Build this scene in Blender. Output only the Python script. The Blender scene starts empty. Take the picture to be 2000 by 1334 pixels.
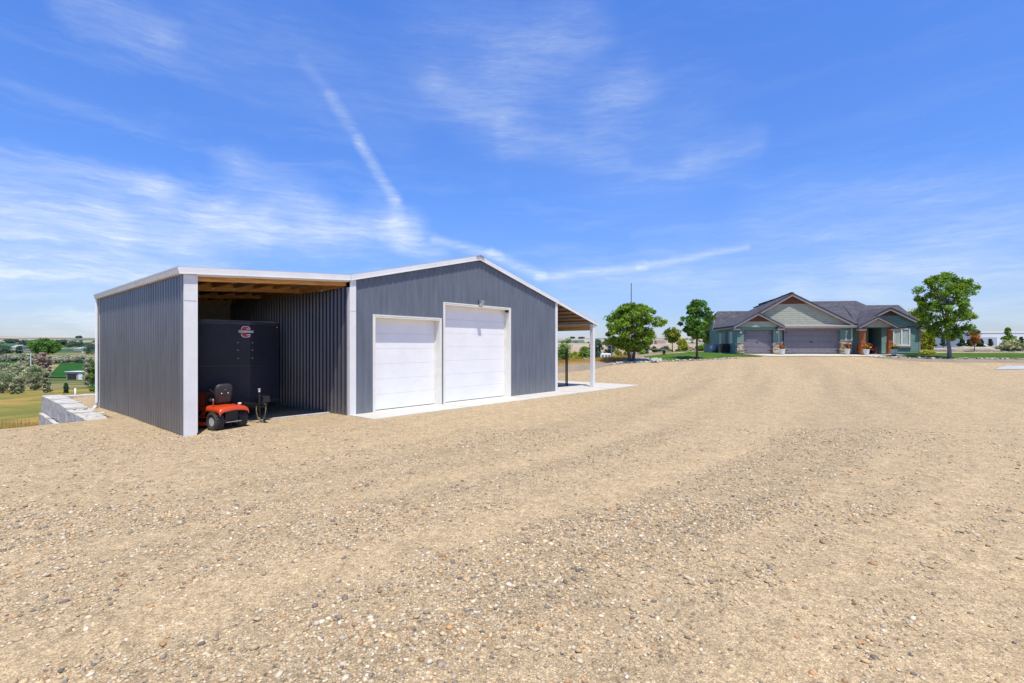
import bpy, bmesh, math, random
import numpy as np
from mathutils import Vector, Matrix, noise as mnoise
random.seed(7); RNG = np.random.default_rng(7)
PI = math.pi; R = math.radians
sc = bpy.context.scene
COL = sc.collection
# ------------------------------------------------------------------ camera geometry
F, CX, HY, CAMZ = 966.0, 1000.0, 676.5, 2.13       # focal length and horizon in photo pixels
def at(px, py, Y):
    return Vector(((px - CX) / F * Y, Y, CAMZ - (py - HY) / F * Y))
# ------------------------------------------------------------------ helpers
def link(o, parent=None):
    COL.objects.link(o)
    if parent is not None: o.parent = parent
    return o
def tag(o, label=None, cat=None, group=None, kind=None):
    if label: o['label'] = label
    if cat: o['category'] = cat
    if group: o['group'] = group
    if kind: o['kind'] = kind
    return o
def empty(name, loc, rz=0.0, label=None, cat=None, group=None, s=1.0):
    o = bpy.data.objects.new(name, None); o.empty_display_size = .2
    o.location = loc; o.rotation_euler = (0, 0, rz); o.scale = (s, s, s)
    link(o); tag(o, label, cat, group); return o
def copy_tree(o, parent=None, loc=None, rz=None, s=None, label=None):
    c = o.copy(); COL.objects.link(c)
    if parent is not None: c.parent = parent
    if loc is not None: c.location = loc
    if rz is not None: c.rotation_euler = (0, 0, rz)
    if s is not None: c.scale = (s, s, s) if not isinstance(s, tuple) else s
    if label: c['label'] = label
    for ch in [q for q in bpy.data.objects if q.parent == o]: copy_tree(ch, c)
    return c
class MB:
    def __init__(s): s.v = []; s.f = []; s.m = []; s.mi = 0
    def add(s, vs, fs):
        n = len(s.v); s.v += [tuple(p) for p in vs]
        for f in fs: s.f.append(tuple(i + n for i in f)); s.m.append(s.mi)
    def poly(s, pts): s.add(pts, [tuple(range(len(pts)))])
    def box(s, x0, x1, y0, y1, z0, z1, M=None):
        vs = [Vector((x, y, z)) for z in (z0, z1) for y in (y0, y1) for x in (x0, x1)]
        if M is not None: vs = [M @ p for p in vs]
        s.add(vs, [(0, 2, 3, 1), (4, 5, 7, 6), (0, 1, 5, 4), (2, 6, 7, 3), (0, 4, 6, 2), (1, 3, 7, 5)])
    def prism(s, pts, d):      # pts planar polygon, extruded by vector d
        d = Vector(d); n = len(pts); a = [Vector(p) for p in pts]; b = [p + d for p in a]
        s.add(a + b, [tuple(range(n))[::-1], tuple(range(n, 2 * n))] + [(i, (i + 1) % n, (i + 1) % n + n, i + n) for i in range(n)])
    def bar(s, p, q, w, h, up=(0, 0, 1)):   # rectangular bar, w across, h along up
        p = Vector(p); q = Vector(q); d = (q - p).normalized(); u = Vector(up)
        r = d.cross(u)
        if r.length < 1e-5: r = d.cross(Vector((1, 0, 0)))
        r.normalize(); u = r.cross(d).normalized()
        vs = [c + r * (sx * w / 2) + u * (sz * h / 2) for c in (p, q) for sx, sz in ((-1, -1), (1, -1), (1, 1), (-1, 1))]
        s.add(vs, [(3, 2, 1, 0), (4, 5, 6, 7), (0, 1, 5, 4), (1, 2, 6, 5), (2, 3, 7, 6), (3, 0, 4, 7)])
    def tube(s, pts, rad, n=8, cap=True):
        pts = [Vector(p) for p in pts]; m = len(pts)
        if not hasattr(rad, '__len__'): rad = [rad] * m
        vs = []; pr = None
        for i, p in enumerate(pts):
            d = (pts[min(i + 1, m - 1)] - pts[max(i - 1, 0)])
            if d.length < 1e-8: d = Vector((0, 0, 1))
            d.normalize()
            if pr is None:
                r = d.orthogonal().normalized()
            else:
                r = (pr - d * pr.dot(d))
                r = r.normalized() if r.length > 1e-6 else d.orthogonal().normalized()
            pr = r; u = d.cross(r)
            for k in range(n):
                a = 2 * PI * k / n; vs.append(p + (r * math.cos(a) + u * math.sin(a)) * rad[i])
        fs = [(i * n + k, i * n + (k + 1) % n, (i + 1) * n + (k + 1) % n, (i + 1) * n + k) for i in range(m - 1) for k in range(n)]
        if cap: fs += [tuple(range(n))[::-1], tuple(range((m - 1) * n, m * n))]
        s.add(vs, fs)
    def lathe(s, prof, n=24, M=None, closed=False):     # prof (r, h) about z
        vs = []; 
        for r, h in prof:
            for k in range(n):
                a = 2 * PI * k / n; p = Vector((r * math.cos(a), r * math.sin(a), h)); vs.append(M @ p if M is not None else p)
        m = len(prof)
        rng = range(m if closed else m - 1)
        fs = [(i * n + k, i * n + (k + 1) % n, ((i + 1) % m) * n + (k + 1) % n, ((i + 1) % m) * n + k) for i in rng for k in range(n)]
        if not closed: fs += [tuple(range(n))[::-1], tuple(range((m - 1) * n, m * n))]
        s.add(vs, fs)
    def blob(s, c, r, seed=0, amp=.12, sub=2, fr=2.0):
        bm = bmesh.new(); bmesh.ops.create_icosphere(bm, subdivisions=sub, radius=1)
        vs = []
        for v in bm.verts:
            k = 1 + amp * mnoise.noise(v.co * fr + Vector((seed * 3.7, seed, 1.3)))* 2
            vs.append(Vector((v.co.x * r[0], v.co.y * r[1], v.co.z * r[2])) * k + Vector(c))
        fs = [tuple(v.index for v in f.verts) for f in bm.faces]
        bm.free(); s.add(vs, fs)
    def build(s, name, mat, parent=None, smooth=False, bevel=0, uv=False, seg=2):
        me = bpy.data.meshes.new(name); me.from_pydata([tuple(p) for p in s.v], [], s.f)
        for m in (mat if isinstance(mat, (list, tuple)) else [mat]): me.materials.append(m)
        if any(s.m): me.polygons.foreach_set('material_index', s.m)
        bm = bmesh.new(); bm.from_mesh(me); bmesh.ops.recalc_face_normals(bm, faces=bm.faces); bm.to_mesh(me); bm.free()
        if smooth: me.polygons.foreach_set('use_smooth', [True] * len(me.polygons))
        me.update(); o = bpy.data.objects.new(name, me); link(o, parent)
        if bevel:
            b = o.modifiers.new('bevel', 'BEVEL'); b.width = bevel; b.segments = seg; b.limit_method = 'ANGLE'; b.angle_limit = R(40)
        if smooth and bevel == 0:
            pass
        return o
def npmesh(name, V, Fc, mat, parent=None, colors=None, smooth=False):
    me = bpy.data.meshes.new(name); V = np.asarray(V, np.float32); Fc = np.asarray(Fc, np.int32)
    nf, k = Fc.shape
    me.vertices.add(len(V)); me.vertices.foreach_set('co', V.ravel())
    me.loops.add(nf * k); me.loops.foreach_set('vertex_index', Fc.ravel())
    me.polygons.add(nf); me.polygons.foreach_set('loop_start', np.arange(0, nf * k, k, dtype=np.int32))
    me.polygons.foreach_set('loop_total', np.full(nf, k, np.int32))
    me.polygons.foreach_set('use_smooth', np.full(nf, smooth, bool))
    if colors is not None:
        a = me.attributes.new('tint', 'FLOAT_COLOR', 'POINT'); a.data.foreach_set('color', np.asarray(colors, np.float32).ravel())
    me.update(calc_edges=True); me.validate()
    me.materials.append(mat); o = bpy.data.objects.new(name, me); return link(o, parent)
# ------------------------------------------------------------------ materials
class NT:
    def __init__(s, m):
        s.t = m.node_tree; s.n = s.t.nodes; s.l = s.t.links
    def new(s, t, **kw):
        n = s.n.new(t)
        for k, v in kw.items(): setattr(n, k, v)
        return n
    def put(s, sock, v):
        if hasattr(v, 'is_linked') or isinstance(v, bpy.types.NodeSocket): s.l.new(v, sock)
        elif v is not None: sock.default_value = v
    def math(s, op, a, b=None, c=None, clamp=False):
        n = s.new('ShaderNodeMath', operation=op, use_clamp=clamp); s.put(n.inputs[0], a)
        if b is not None: s.put(n.inputs[1], b)
        if c is not None: s.put(n.inputs[2], c)
        return n.outputs[0]
    def vmath(s, op, a, b=None, out=0, scale=None):
        n = s.new('ShaderNodeVectorMath', operation=op); s.put(n.inputs[0], a)
        if b is not None: s.put(n.inputs[1], b)
        if scale is not None: s.put(n.inputs['Scale'], scale)
        return n.outputs[out]
    def noise(s, vec, scale, det=3, rough=.55, dist=0, w=None, out='Fac'):
        n = s.new('ShaderNodeTexNoise'); s.put(n.inputs['Vector'], vec); n.inputs['Scale'].default_value = scale
        n.inputs['Detail'].default_value = det; n.inputs['Roughness'].default_value = rough; n.inputs['Distortion'].default_value = dist
        return n.outputs[out]
    def ramp(s, fac, stops, interp='LINEAR'):
        n = s.new('ShaderNodeValToRGB'); n.color_ramp.interpolation = interp; s.put(n.inputs[0], fac)
        e = n.color_ramp.elements
        while len(e) < len(stops): e.new(.5)
        for i, (p, c) in enumerate(stops):
            e[i].position = p; c = c if isinstance(c, (tuple, list)) else (c, c, c); e[i].color = (*c[:3], 1)
        return n.outputs[0]
    def mix(s, fac, a, b, typ='MIX'):
        n = s.new('ShaderNodeMix', data_type='RGBA', blend_type=typ); s.put(n.inputs[0], fac)
        s.put(n.inputs[6], a if not isinstance(a, tuple) else (*a[:3], 1)); s.put(n.inputs[7], b if not isinstance(b, tuple) else (*b[:3], 1))
        return n.outputs[2]
    def maprange(s, v, a, b, c=0, d=1, smooth=False):
        n = s.new('ShaderNodeMapRange', interpolation_type='SMOOTHSTEP' if smooth else 'LINEAR'); s.put(n.inputs[0], v)
        for i, q in enumerate((a, b, c, d)): n.inputs[i + 1].default_value = q
        return n.outputs[0]
def newmat(name):
    m = bpy.data.materials.new(name); m.use_nodes = True; t = NT(m); b = t.n['Principled BSDF']; return m, t, b
def mat(name, col, rough=.6, var=.12, vs=6.0, metal=0, bump=0, bs=40, fine=0, fs=60, spec=None, dirt=None, coat=0, stretch=None):
    m, t, b = newmat(name); tc = t.new('ShaderNodeTexCoord').outputs['Object']
    if stretch: 
        mp = t.new('ShaderNodeMapping'); t.l.new(tc, mp.inputs[0]); mp.inputs['Scale'].default_value = stretch; tcs = mp.outputs[0]
    else: tcs = tc
    c = (*col, 1)
    n = t.noise(tcs, vs, 4, .6)
    lo = tuple(x * (1 - var * 1.6) for x in col); hi = tuple(min(1, x * (1 + var * 1.6)) for x in col)
    c = t.ramp(n, [(.25, lo), (.75, hi)])
    if fine:
        n2 = t.noise(tc, fs, 2, .7); c = t.mix(1.0, c, t.ramp(n2, [(.3, 1 - fine), (.7, 1 + 0 * fine)]), 'MULTIPLY')
    if dirt:
        n3 = t.noise(tc, 1.7, 5, .65); c = t.mix(t.maprange(n3, .5, .8, 0, dirt[3]), c, dirt[:3])
    t.l.new(c, b.inputs['Base Color']); b.inputs['Roughness'].default_value = rough; b.inputs['Metallic'].default_value = metal
    if spec is not None: b.inputs['Specular IOR Level'].default_value = spec
    if coat: b.inputs['Coat Weight'].default_value = coat; b.inputs['Coat Roughness'].default_value = .08
    if bump:
        bn = t.new('ShaderNodeBump'); bn.inputs['Strength'].default_value = bump; bn.inputs['Distance'].default_value = .01
        t.l.new(t.noise(tcs, bs, 3), bn.inputs['Height']); t.l.new(bn.outputs[0], b.inputs['Normal'])
    return m
def leafmat(name, col, tr=.35):
    m, t, b = newmat(name)
    a = t.new('ShaderNodeAttribute', attribute_name='tint').outputs['Color']
    c = t.mix(1.0, a, (*col, 1), 'MULTIPLY')
    t.l.new(c, b.inputs['Base Color']); b.inputs['Roughness'].default_value = .65; b.inputs['Specular IOR Level'].default_value = .25
    d = t.new('ShaderNodeBsdfTranslucent'); t.l.new(t.mix(1.0, c, (1.3, 1.35, .5, 1), 'MULTIPLY'), d.inputs[0])
    mx = t.new('ShaderNodeMixShader'); mx.inputs[0].default_value = tr
    t.l.new(b.outputs[0], mx.inputs[1]); t.l.new(d.outputs[0], mx.inputs[2]); t.l.new(mx.outputs[0], t.n['Material Output'].inputs[0])
    return m
# ------------------------------------------------------------------ terrain height
P0 = Vector((-5.047, 15.373, 0)); YAW = R(90 - 40.903)      # shop frame: x along the front, y into the depth
A = Vector((math.cos(YAW), math.sin(YAW), 0)); B = Vector((-math.sin(YAW), math.cos(YAW), 0))
def S(t, b, z=0): return P0 + A * t + B * b + Vector((0, 0, z))
bw0 = S(-4.85, 5.3); bw1 = S(-4.85, 15.0); bw2 = S(3, 15.6)
PLAT = np.array([(-400, -400), (-400, 10.5), (-60, 11.5), (-20, 12.7), (-13.6, 13.05), (bw0.x, bw0.y), (bw1.x, bw1.y), (bw2.x, bw2.y), (2.6, 38.5), (7.5, 40.5), (12, 45), (17.5, 52), (20, 66),
                 (40, 85), (120, 140), (4500, 1500), (4500, -400)], float)
def sdf(x, y):      # signed distance to the plateau polygon (>0 outside)
    x = np.asarray(x, float); y = np.asarray(y, float); d = np.full(x.shape, 1e18); ins = np.zeros(x.shape, bool)
    n = len(PLAT)
    for i in range(n):
        ax, ay = PLAT[i]; bx, by = PLAT[(i + 1) % n]; ex, ey = bx - ax, by - ay
        wx, wy = x - ax, y - ay; t = np.clip((wx * ex + wy * ey) / (ex * ex + ey * ey), 0, 1)
        d = np.minimum(d, (wx - ex * t) ** 2 + (wy - ey * t) ** 2)
        c = ((ay <= y) & (by > y)) | ((by <= y) & (ay > y))
        with np.errstate(divide='ignore', invalid='ignore'):
            xi = ax + (y - ay) / (by - ay + (by == ay) * 1e-9) * ex
        ins ^= c & (x < xi)
    return np.where(ins, -1, 1) * np.sqrt(d)
def sstep(a, b, v): t = np.clip((v - a) / (b - a), 0, 1); return t * t * (3 - 2 * t)
def wob(x, y, s, k=0.): return np.sin(x * s + 1.3 + k) * np.cos(y * s * 1.17 + .7 + k) + .5 * np.sin(x * s * 2.3 + y * s * 1.9 + 2.1 + k)
def H(x, y):
    x = np.asarray(x, float); y = np.asarray(y, float)
    s = (y - 26.5 + .12 * np.clip(x - 8, -15, 40)) / 19
    ramp = 1.52 * (np.log1p(np.exp(np.clip(s * 9, -40, 40))) - np.log1p(np.exp(np.clip((s - 1) * 9, -40, 40)))) / 9
    tt = (x - P0.x) * A.x + (y - P0.y) * A.y; bb = (x - P0.x) * B.x + (y - P0.y) * B.y
    q = np.maximum(np.maximum(-3.0 - tt, tt - 17.5), np.maximum(-1.8 - bb, bb - 13))   # outside distance to pad
    ramp = ramp * sstep(0, 6, q)
    dip = -.035 - .14 * sstep(-3, -6, tt) * sstep(4, 10, bb) - .02 * sstep(-1, 0, bb) * (tt < -4)
    P = ramp + dip + .012 * wob(x, y, .55) + .006 * wob(x, y, 2.1, 1.) - .03 * sstep(35, 48, y) * (x > 19)
    r = y + .15 * np.abs(x)
    V = np.interp(r, [0, 20, 46, 62, 130, 420, 800, 1300, 2100, 2900, 4500, 9000], [-1.45, -1.55, -1.75, -2.7, -6, -6.8, -4, 4, 26, 47, 50, 50])
    V = V + .1 * wob(x, y, .16) * sstep(10, 60, r) + 1.2 * wob(x, y, .012) * sstep(250, 900, r) + 4 * wob(x, y, .0021, 2.) * sstep(1000, 2200, r)
    d = sdf(x, y); w = .7 + 9 * sstep(-12, 5, x) + 30 * sstep(16, 60, x) + 2.0 * sstep(-20, -26, x)
    k = sstep(0, 1, d / w)
    Hh = P * (1 - k) + V * k
    far = sstep(150, 900, y) * sstep(0, 400, x - y * .45)
    return Hh + far * 0
def Hs(x, y): return float(H(np.array([x]), np.array([y]))[0])
def ground(px, py, Ymin=2.5, Ymax=3000):
    """first hit of the photo ray with the terrain"""
    Y = np.geomspace(Ymin, Ymax, 4000); X = (px - CX) / F * Y; Z = CAMZ - (py - HY) / F * Y
    g = H(X, Y); hit = np.nonzero(g >= Z)[0]
    i = hit[0] if len(hit) else len(Y) - 1
    return Vector((X[i], Y[i], g[i]))
def onH(px, Y): x = (px - CX) / F * Y; return Vector((x, Y, Hs(x, Y)))
def grid(name, xs, ys, m, off=0, keep=None, smooth=True, parent=None):
    X, Y = np.meshgrid(xs, ys); Z = H(X, Y) + off; V = np.stack([X, Y, Z], -1).reshape(-1, 3)
    nx, ny = len(xs), len(ys); i = np.arange(ny - 1)[:, None] * nx + np.arange(nx - 1)[None]; Fc = np.stack([i, i + 1, i + nx + 1, i + nx], -1).reshape(-1, 4)
    if keep is not None:
        c = V[Fc].mean(1); Fc = Fc[keep(c[:, 0], c[:, 1])]
        u, inv = np.unique(Fc, return_inverse=True); V = V[u]; Fc = inv.reshape(Fc.shape)
    return npmesh(name, V, Fc, m, parent, smooth=smooth)
LY = [0, 3, 4.9, 6.4, 9.2, 12.5, 16.7, 24, 32, 45]; LX = [-9.5, -6.3, -4, -2, 1, 3.5, 6, 10.6, 15, 21]
def lane(x, y):     # wheel lanes sweeping from the lower left towards the house; 0 compacted .. 1 loose
    v = x - np.interp(y, LY, LX)
    k = .5 + .5 * np.sin(x * .23 + 1.0) * np.sin(y * .17 + .4)
    return .42 + k * (.26 * np.sin(v * 1.25 + 1.6 * np.sin(v * .41) + .9 * np.sin(y * .21)) + .17 * np.sin(v * 3.7 + 1.0 + 1.4 * np.sin(y * .33))) + .34 * np.exp(-((v + 1.7) / .55) ** 2) + .16 * np.exp(-((v - 4.6) / .9) ** 2)
# ------------------------------------------------------------------ materials for the setting
def gravel_mat(name, tone=(1, 1, 1), sand=.5):
    m, t, b = newmat(name)
    p = t.new('ShaderNodeNewGeometry').outputs['Position']
    def vor(sc_, rnd=1):
        v = t.new('ShaderNodeTexVoronoi'); t.l.new(p, v.inputs['Vector']); v.inputs['Scale'].default_value = sc_; v.inputs['Randomness'].default_value = rnd; return v
    pal = [(0, (.30, .245, .175)), (.18, (.44, .365, .26)), (.34, (.62, .54, .42)), (.46, (.40, .32, .22)), (.58, (.52, .43, .31)), (.7, (.20, .18, .16)), (.76, (.56, .46, .32)), (.86, (.72, .66, .56)), (.93, (.44, .30, .17)), (1, (.50, .42, .30))]
    va = vor(62); vb = vor(28); vc = vor(130)
    def pick(v): 
        s_ = t.new('ShaderNodeSeparateColor'); t.l.new(v.outputs['Color'], s_.inputs[0]); return s_
    ca = t.ramp(pick(va).outputs[0], pal); cb = t.ramp(pick(vb).outputs[1], pal); cc = t.ramp(pick(vc).outputs[0], pal)
    # stone mask : only some cells are stones, the rest fine sandy fines
    sandc = t.ramp(t.noise(p, 260, 3, .7), [(.3, (.36, .285, .195)), (.7, (.50, .41, .29))])
    big = t.noise(p, .42, 5, .62, .6); med = t.noise(p, 2.6, 4, .6, .4)
    dens = t.math('ADD', t.math('MULTIPLY', big, .62), t.math('MULTIPLY', med, .38))
    sp_ = t.new('ShaderNodeSeparateXYZ'); t.l.new(t.vmath('ADD', p, t.vmath('SCALE', t.vmath('SUBTRACT', t.noise(p, 1.1, 3, .6, out='Color'), (.5, .5, .5)), scale=1.6)), sp_.inputs[0])
    fc = t.new('ShaderNodeFloatCurve'); cv = fc.mapping.curves[0]; t.l.new(t.math('DIVIDE', sp_.outputs[1], 45.0), fc.inputs['Value'])
    while len(cv.points) < len(LY): cv.points.new(.5, .5)
    for i_, (yy_, xx_) in enumerate(zip(LY, LX)): cv.points[i_].location = (yy_ / 45.0, (xx_ + 10) / 32.0); cv.points[i_].handle_type = 'VECTOR'
    fc.mapping.update(); hx = t.math('SUBTRACT', t.math('MULTIPLY', fc.outputs[0], 32.0), 10.0)
    v_ = t.math('SUBTRACT', sp_.outputs[0], hx); y_ = sp_.outputs[1]; SN = lambda a: t.math('SINE', a)
    l1 = SN(t.math('ADD', t.math('MULTIPLY', v_, 1.25), t.math('ADD', t.math('MULTIPLY', SN(t.math('MULTIPLY', v_, .41)), 1.6), t.math('MULTIPLY', SN(t.math('MULTIPLY', y_, .21)), .9))))
    l2 = SN(t.math('ADD', t.math('ADD', t.math('MULTIPLY', v_, 3.7), 1.0), t.math('MULTIPLY', SN(t.math('MULTIPLY', y_, .33)), 1.4)))
    kk = t.math('ADD', .5, t.math('MULTIPLY', t.math('MULTIPLY', SN(t.math('ADD', t.math('MULTIPLY', sp_.outputs[0], .23), 1.0)), SN(t.math('ADD', t.math('MULTIPLY', y_, .17), .4))), .5))
    G = lambda c_, w_: t.math('EXPONENT', t.math('MULTIPLY', t.math('POWER', t.math('DIVIDE', t.math('SUBTRACT', v_, c_), w_), 2.0), -1.0))
    brk = t.maprange(t.noise(p, .7, 4, .6), .35, .6, .3, 1.1)
    lane_ = t.math('ADD', .42, t.math('ADD', t.math('MULTIPLY', kk, t.math('ADD', t.math('MULTIPLY', l1, .26), t.math('MULTIPLY', l2, .17))), t.math('MULTIPLY', brk, t.math('ADD', t.math('MULTIPLY', G(-1.7, .55), .34), t.math('MULTIPLY', G(4.6, .9), .16)))))
    dens = t.math('ADD', t.math('MULTIPLY', dens, .5), t.math('MULTIPLY', lane_, .5))
    dens = t.maprange(dens, .30, .66, .18, 1.0)
    keepa = t.math('LESS_THAN', pick(va).outputs[2], dens)
    ea = t.math('LESS_THAN', va.outputs['Distance'], .46)
    keepb = t.math('LESS_THAN', pick(vb).outputs[2], t.math('MULTIPLY', dens, .28))
    eb = t.math('LESS_THAN', vb.outputs['Distance'], .42)
    c = t.mix(t.math('MULTIPLY', t.math('LESS_THAN', pick(vc).outputs[2], .7), .8), sandc, cc)
    c = t.mix(t.math('MULTIPLY', keepa, ea), c, ca)
    c = t.mix(t.math('MULTIPLY', keepb, eb), c, cb)
    # gaps read a little darker, wheel tracks a little paler
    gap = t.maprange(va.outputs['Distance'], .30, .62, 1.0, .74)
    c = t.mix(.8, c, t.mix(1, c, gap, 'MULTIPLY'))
    g2 = t.noise(p, 9, 4, .7); c = t.mix(1, c, t.ramp(g2, [(.25, .84), (.75, 1.14)]), 'MULTIPLY')
    g3 = t.noise(p, 26, 3, .85); c = t.mix(1, c, t.ramp(g3, [(.28, .62), (.5, 1.0), (.74, 1.36)]), 'MULTIPLY')
    g4 = t.noise(p, 7.5, 4, .85); c = t.mix(1, c, t.ramp(g4, [(.3, .78), (.5, 1.0), (.72, 1.2)]), 'MULTIPLY')
    g5 = t.noise(p, 2.4, 8, .92); c = t.mix(1, c, t.ramp(g5, [(.33, .80), (.5, 1.0), (.68, 1.2)]), 'MULTIPLY')
    c = t.mix(1, c, t.ramp(lane_, [(.15, (1.04, 1.03, 1.01)), (.45, (1.0, .995, .99)), (.75, (.91, .91, .91)), (.95, (.84, .85, .86))]), 'MULTIPLY')
    g6 = t.noise(p, 5.2, 9, .97); far6 = t.maprange(sp_.outputs[1], 8, 20, 0, 1)
    c = t.mix(far6, c, t.mix(1, c, t.ramp(g6, [(.36, .80), (.5, 1.0), (.64, 1.2)]), 'MULTIPLY'))
    c = t.mix(1, c, (*tone, 1), 'MULTIPLY')
    t.l.new(c, b.inputs['Base Color']); b.inputs['Roughness'].default_value = .9; b.inputs['Specular IOR Level'].default_value = .2
    h = t.math('ADD', t.math('MULTIPLY', t.maprange(va.outputs['Distance'], 0, .6, 1, 0), keepa), t.math('MULTIPLY', t.maprange(vb.outputs['Distance'], 0, .6, 2.2, 0), keepb))
    h = t.math('ADD', h, t.math('MULTIPLY', t.noise(p, 180, 2), .6))
    bn = t.new('ShaderNodeBump'); bn.inputs['Strength'].default_value = .9; bn.inputs['Distance'].default_value = .007
    t.l.new(h, bn.inputs['Height']); t.l.new(bn.outputs[0], b.inputs['Normal'])
    return m
def grass_mat(name, stops, s1=.25, s2=14, stripes=None, bump=1):
    m, t, b = newmat(name); p = t.new('ShaderNodeNewGeometry').outputs['Position']
    n = t.math('ADD', t.math('MULTIPLY', t.noise(p, s1, 5, .65, .5), .65), t.math('MULTIPLY', t.noise(p, s2, 3, .7), .35))
    if stripes:
        w = t.new('ShaderNodeTexWave', wave_profile='SIN'); mp = t.new('ShaderNodeMapping'); t.l.new(p, mp.inputs[0]); mp.inputs['Rotation'].default_value = (0, 0, R(stripes[1])); t.l.new(mp.outputs[0], w.inputs[0])
        w.inputs['Scale'].default_value = stripes[0]; w.inputs['Distortion'].default_value = 1.2; n = t.math('ADD', n, t.math('MULTIPLY', t.math('SUBTRACT', w.outputs['Fac'], .5), stripes[2]))
    c = t.ramp(n, stops); c = t.mix(1, c, t.ramp(t.noise(p, s2 * 4, 2, .8), [(.3, .65), (.7, 1.25)]), 'MULTIPLY')
    t.l.new(c, b.inputs['Base Color']); b.inputs['Roughness'].default_value = .95; b.inputs['Specular IOR Level'].default_value = .1
    bn = t.new('ShaderNodeBump'); bn.inputs['Strength'].default_value = bump; bn.inputs['Distance'].default_value = .05
    t.l.new(t.noise(p, s2 * 2, 3, .8), bn.inputs['Height']); t.l.new(bn.outputs[0], b.inputs['Normal'])
    return m
M = {}
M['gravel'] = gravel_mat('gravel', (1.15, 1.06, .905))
M['grey_gravel'] = gravel_mat('grey_gravel', (.78, .76, .76))
def ground_mat():
    m, t, b = newmat('valley_ground'); p = t.new('ShaderNodeNewGeometry').outputs['Position']
    sep = t.new('ShaderNodeSeparateXYZ'); t.l.new(p, sep.inputs[0]); Y = sep.outputs[1]
    near = t.math('ADD', t.math('MULTIPLY', t.noise(p, .17, 5, .65, .6), .7), t.math('MULTIPLY', t.noise(p, 9, 3, .7), .3))
    cn = t.ramp(near, [(.36, (.40, .25, .075)), (.46, (.33, .235, .07)), (.53, (.20, .19, .05)), (.62, (.14, .165, .045))])
    mp = t.new('ShaderNodeMapping'); t.l.new(p, mp.inputs[0]); mp.inputs['Scale'].default_value = (.0042, .0028, .0); mp.inputs['Rotation'].default_value = (0, 0, .2)
    v = t.new('ShaderNodeTexVoronoi', distance='CHEBYCHEV'); t.l.new(mp.outputs[0], v.inputs['Vector']); v.inputs['Scale'].default_value = 1; v.inputs['Randomness'].default_value = .8
    sc_ = t.new('ShaderNodeSeparateColor'); t.l.new(v.outputs['Color'], sc_.inputs[0])
    cf = t.ramp(sc_.outputs[0], [(0, (.035, .10, .03)), (.42, (.05, .13, .035)), (.48, (.40, .29, .18)), (.60, (.34, .24, .15)), (.64, (.04, .11, .03)), (.84, (.20, .24, .10)), (.88, (.42, .31, .21))], 'CONSTANT')
    cf2 = t.ramp(sc_.outputs[1], [(0, (.42, .31, .21)), (.3, (.36, .25, .16)), (.5, (.05, .12, .04)), (.6, (.44, .35, .24)), (.85, (.20, .22, .11))], 'CONSTANT'); cf = t.mix(t.maprange(sep.outputs[0], -20, 20, 0, 1), cf, cf2)
    cf = t.mix(1, cf, t.ramp(t.noise(p, .02, 5, .7), [(.3, .7), (.7, 1.2)]), 'MULTIPLY')
    mid = t.ramp(t.noise(p, .035, 5, .65), [(.38, (.07, .11, .035)), (.5, (.22, .2, .09)), (.62, (.40, .29, .16))])
    c = t.mix(t.maprange(Y, 48, 75, 0, 1, True), cn, mid); c = t.mix(t.maprange(Y, 420, 700, 0, 1, True), c, cf)
    # aerial perspective of far land is carried by a thin haze colour on distance
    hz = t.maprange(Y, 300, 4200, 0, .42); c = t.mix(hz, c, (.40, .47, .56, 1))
    t.l.new(c, b.inputs['Base Color']); b.inputs['Roughness'].default_value = .97; b.inputs['Specular IOR Level'].default_value = .05
    return m
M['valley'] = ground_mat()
M['lawn'] = grass_mat('lawn', [(.3, (.045, .10, .014)), (.5, (.07, .15, .02)), (.7, (.11, .20, .03))], .35, 16, (1.1, 35, .22))
M['field'] = grass_mat('crop_field', [(.35, (.015, .075, .012)), (.5, (.022, .10, .015)), (.7, (.04, .13, .02))], .06, 1.2)
M['drygrass'] = grass_mat('dry_grass', [(.35, (.46, .27, .07)), (.5, (.50, .31, .09)), (.62, (.25, .22, .07))], .9, 6)
M['concrete'] = mat('concrete', (.60, .575, .52), .85, .07, 2.2, bump=.3, bs=60, fine=.1, fs=120, dirt=(.42, .38, .31, .35))
M['block'] = mat('block_concrete', (.60, .58, .545), .9, .22, 3.0, bump=.9, bs=22, fine=.3, fs=40, dirt=(.34, .30, .25, .8))
M['pipe'] = mat('white_plastic', (.68, .67, .62), .55, .08, 8, dirt=(.45, .38, .28, .5))
M['asph'] = mat('asphalt_light', (.42, .44, .48), .9, .08, 2)
# ------------------------------------------------------------------ ground sheets
def nonuni(a, b, n, c, p): # denser around c
    t = np.linspace(-1, 1, n); s = np.sign(t) * np.abs(t) ** p; return np.where(s < 0, c + s * (c - a), c + s * (b - c))
xs = np.unique(np.concatenate([nonuni(-6000, 7000, 321, 0, 3.4), np.linspace(-32, 24, 240)])); ys = np.unique(np.concatenate([[-300, -120, -50, -20, -5], np.geomspace(3, 6500, 340), np.linspace(11, 52, 200)]))
# keep the base sheet clear of the retaining wall: it drops steeply outside it
def inyard(x, y): return sdf(x, y) < -.6
tag(grid('ground', xs, ys, M['valley'], -.22 if False else 0, keep=lambda x, y: ~((sdf(x, y) < -2.5) & (y < 60) & (x < 60) & (y > -40) & (x > -60))), kind='structure')
gx = np.unique(np.concatenate([np.linspace(-75, 75, 301), np.linspace(-16, 16, 220)])); gy = np.concatenate([np.linspace(-60, 1.5, 40), np.linspace(2, 20, 190), np.linspace(20.2, 62, 160)])
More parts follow.
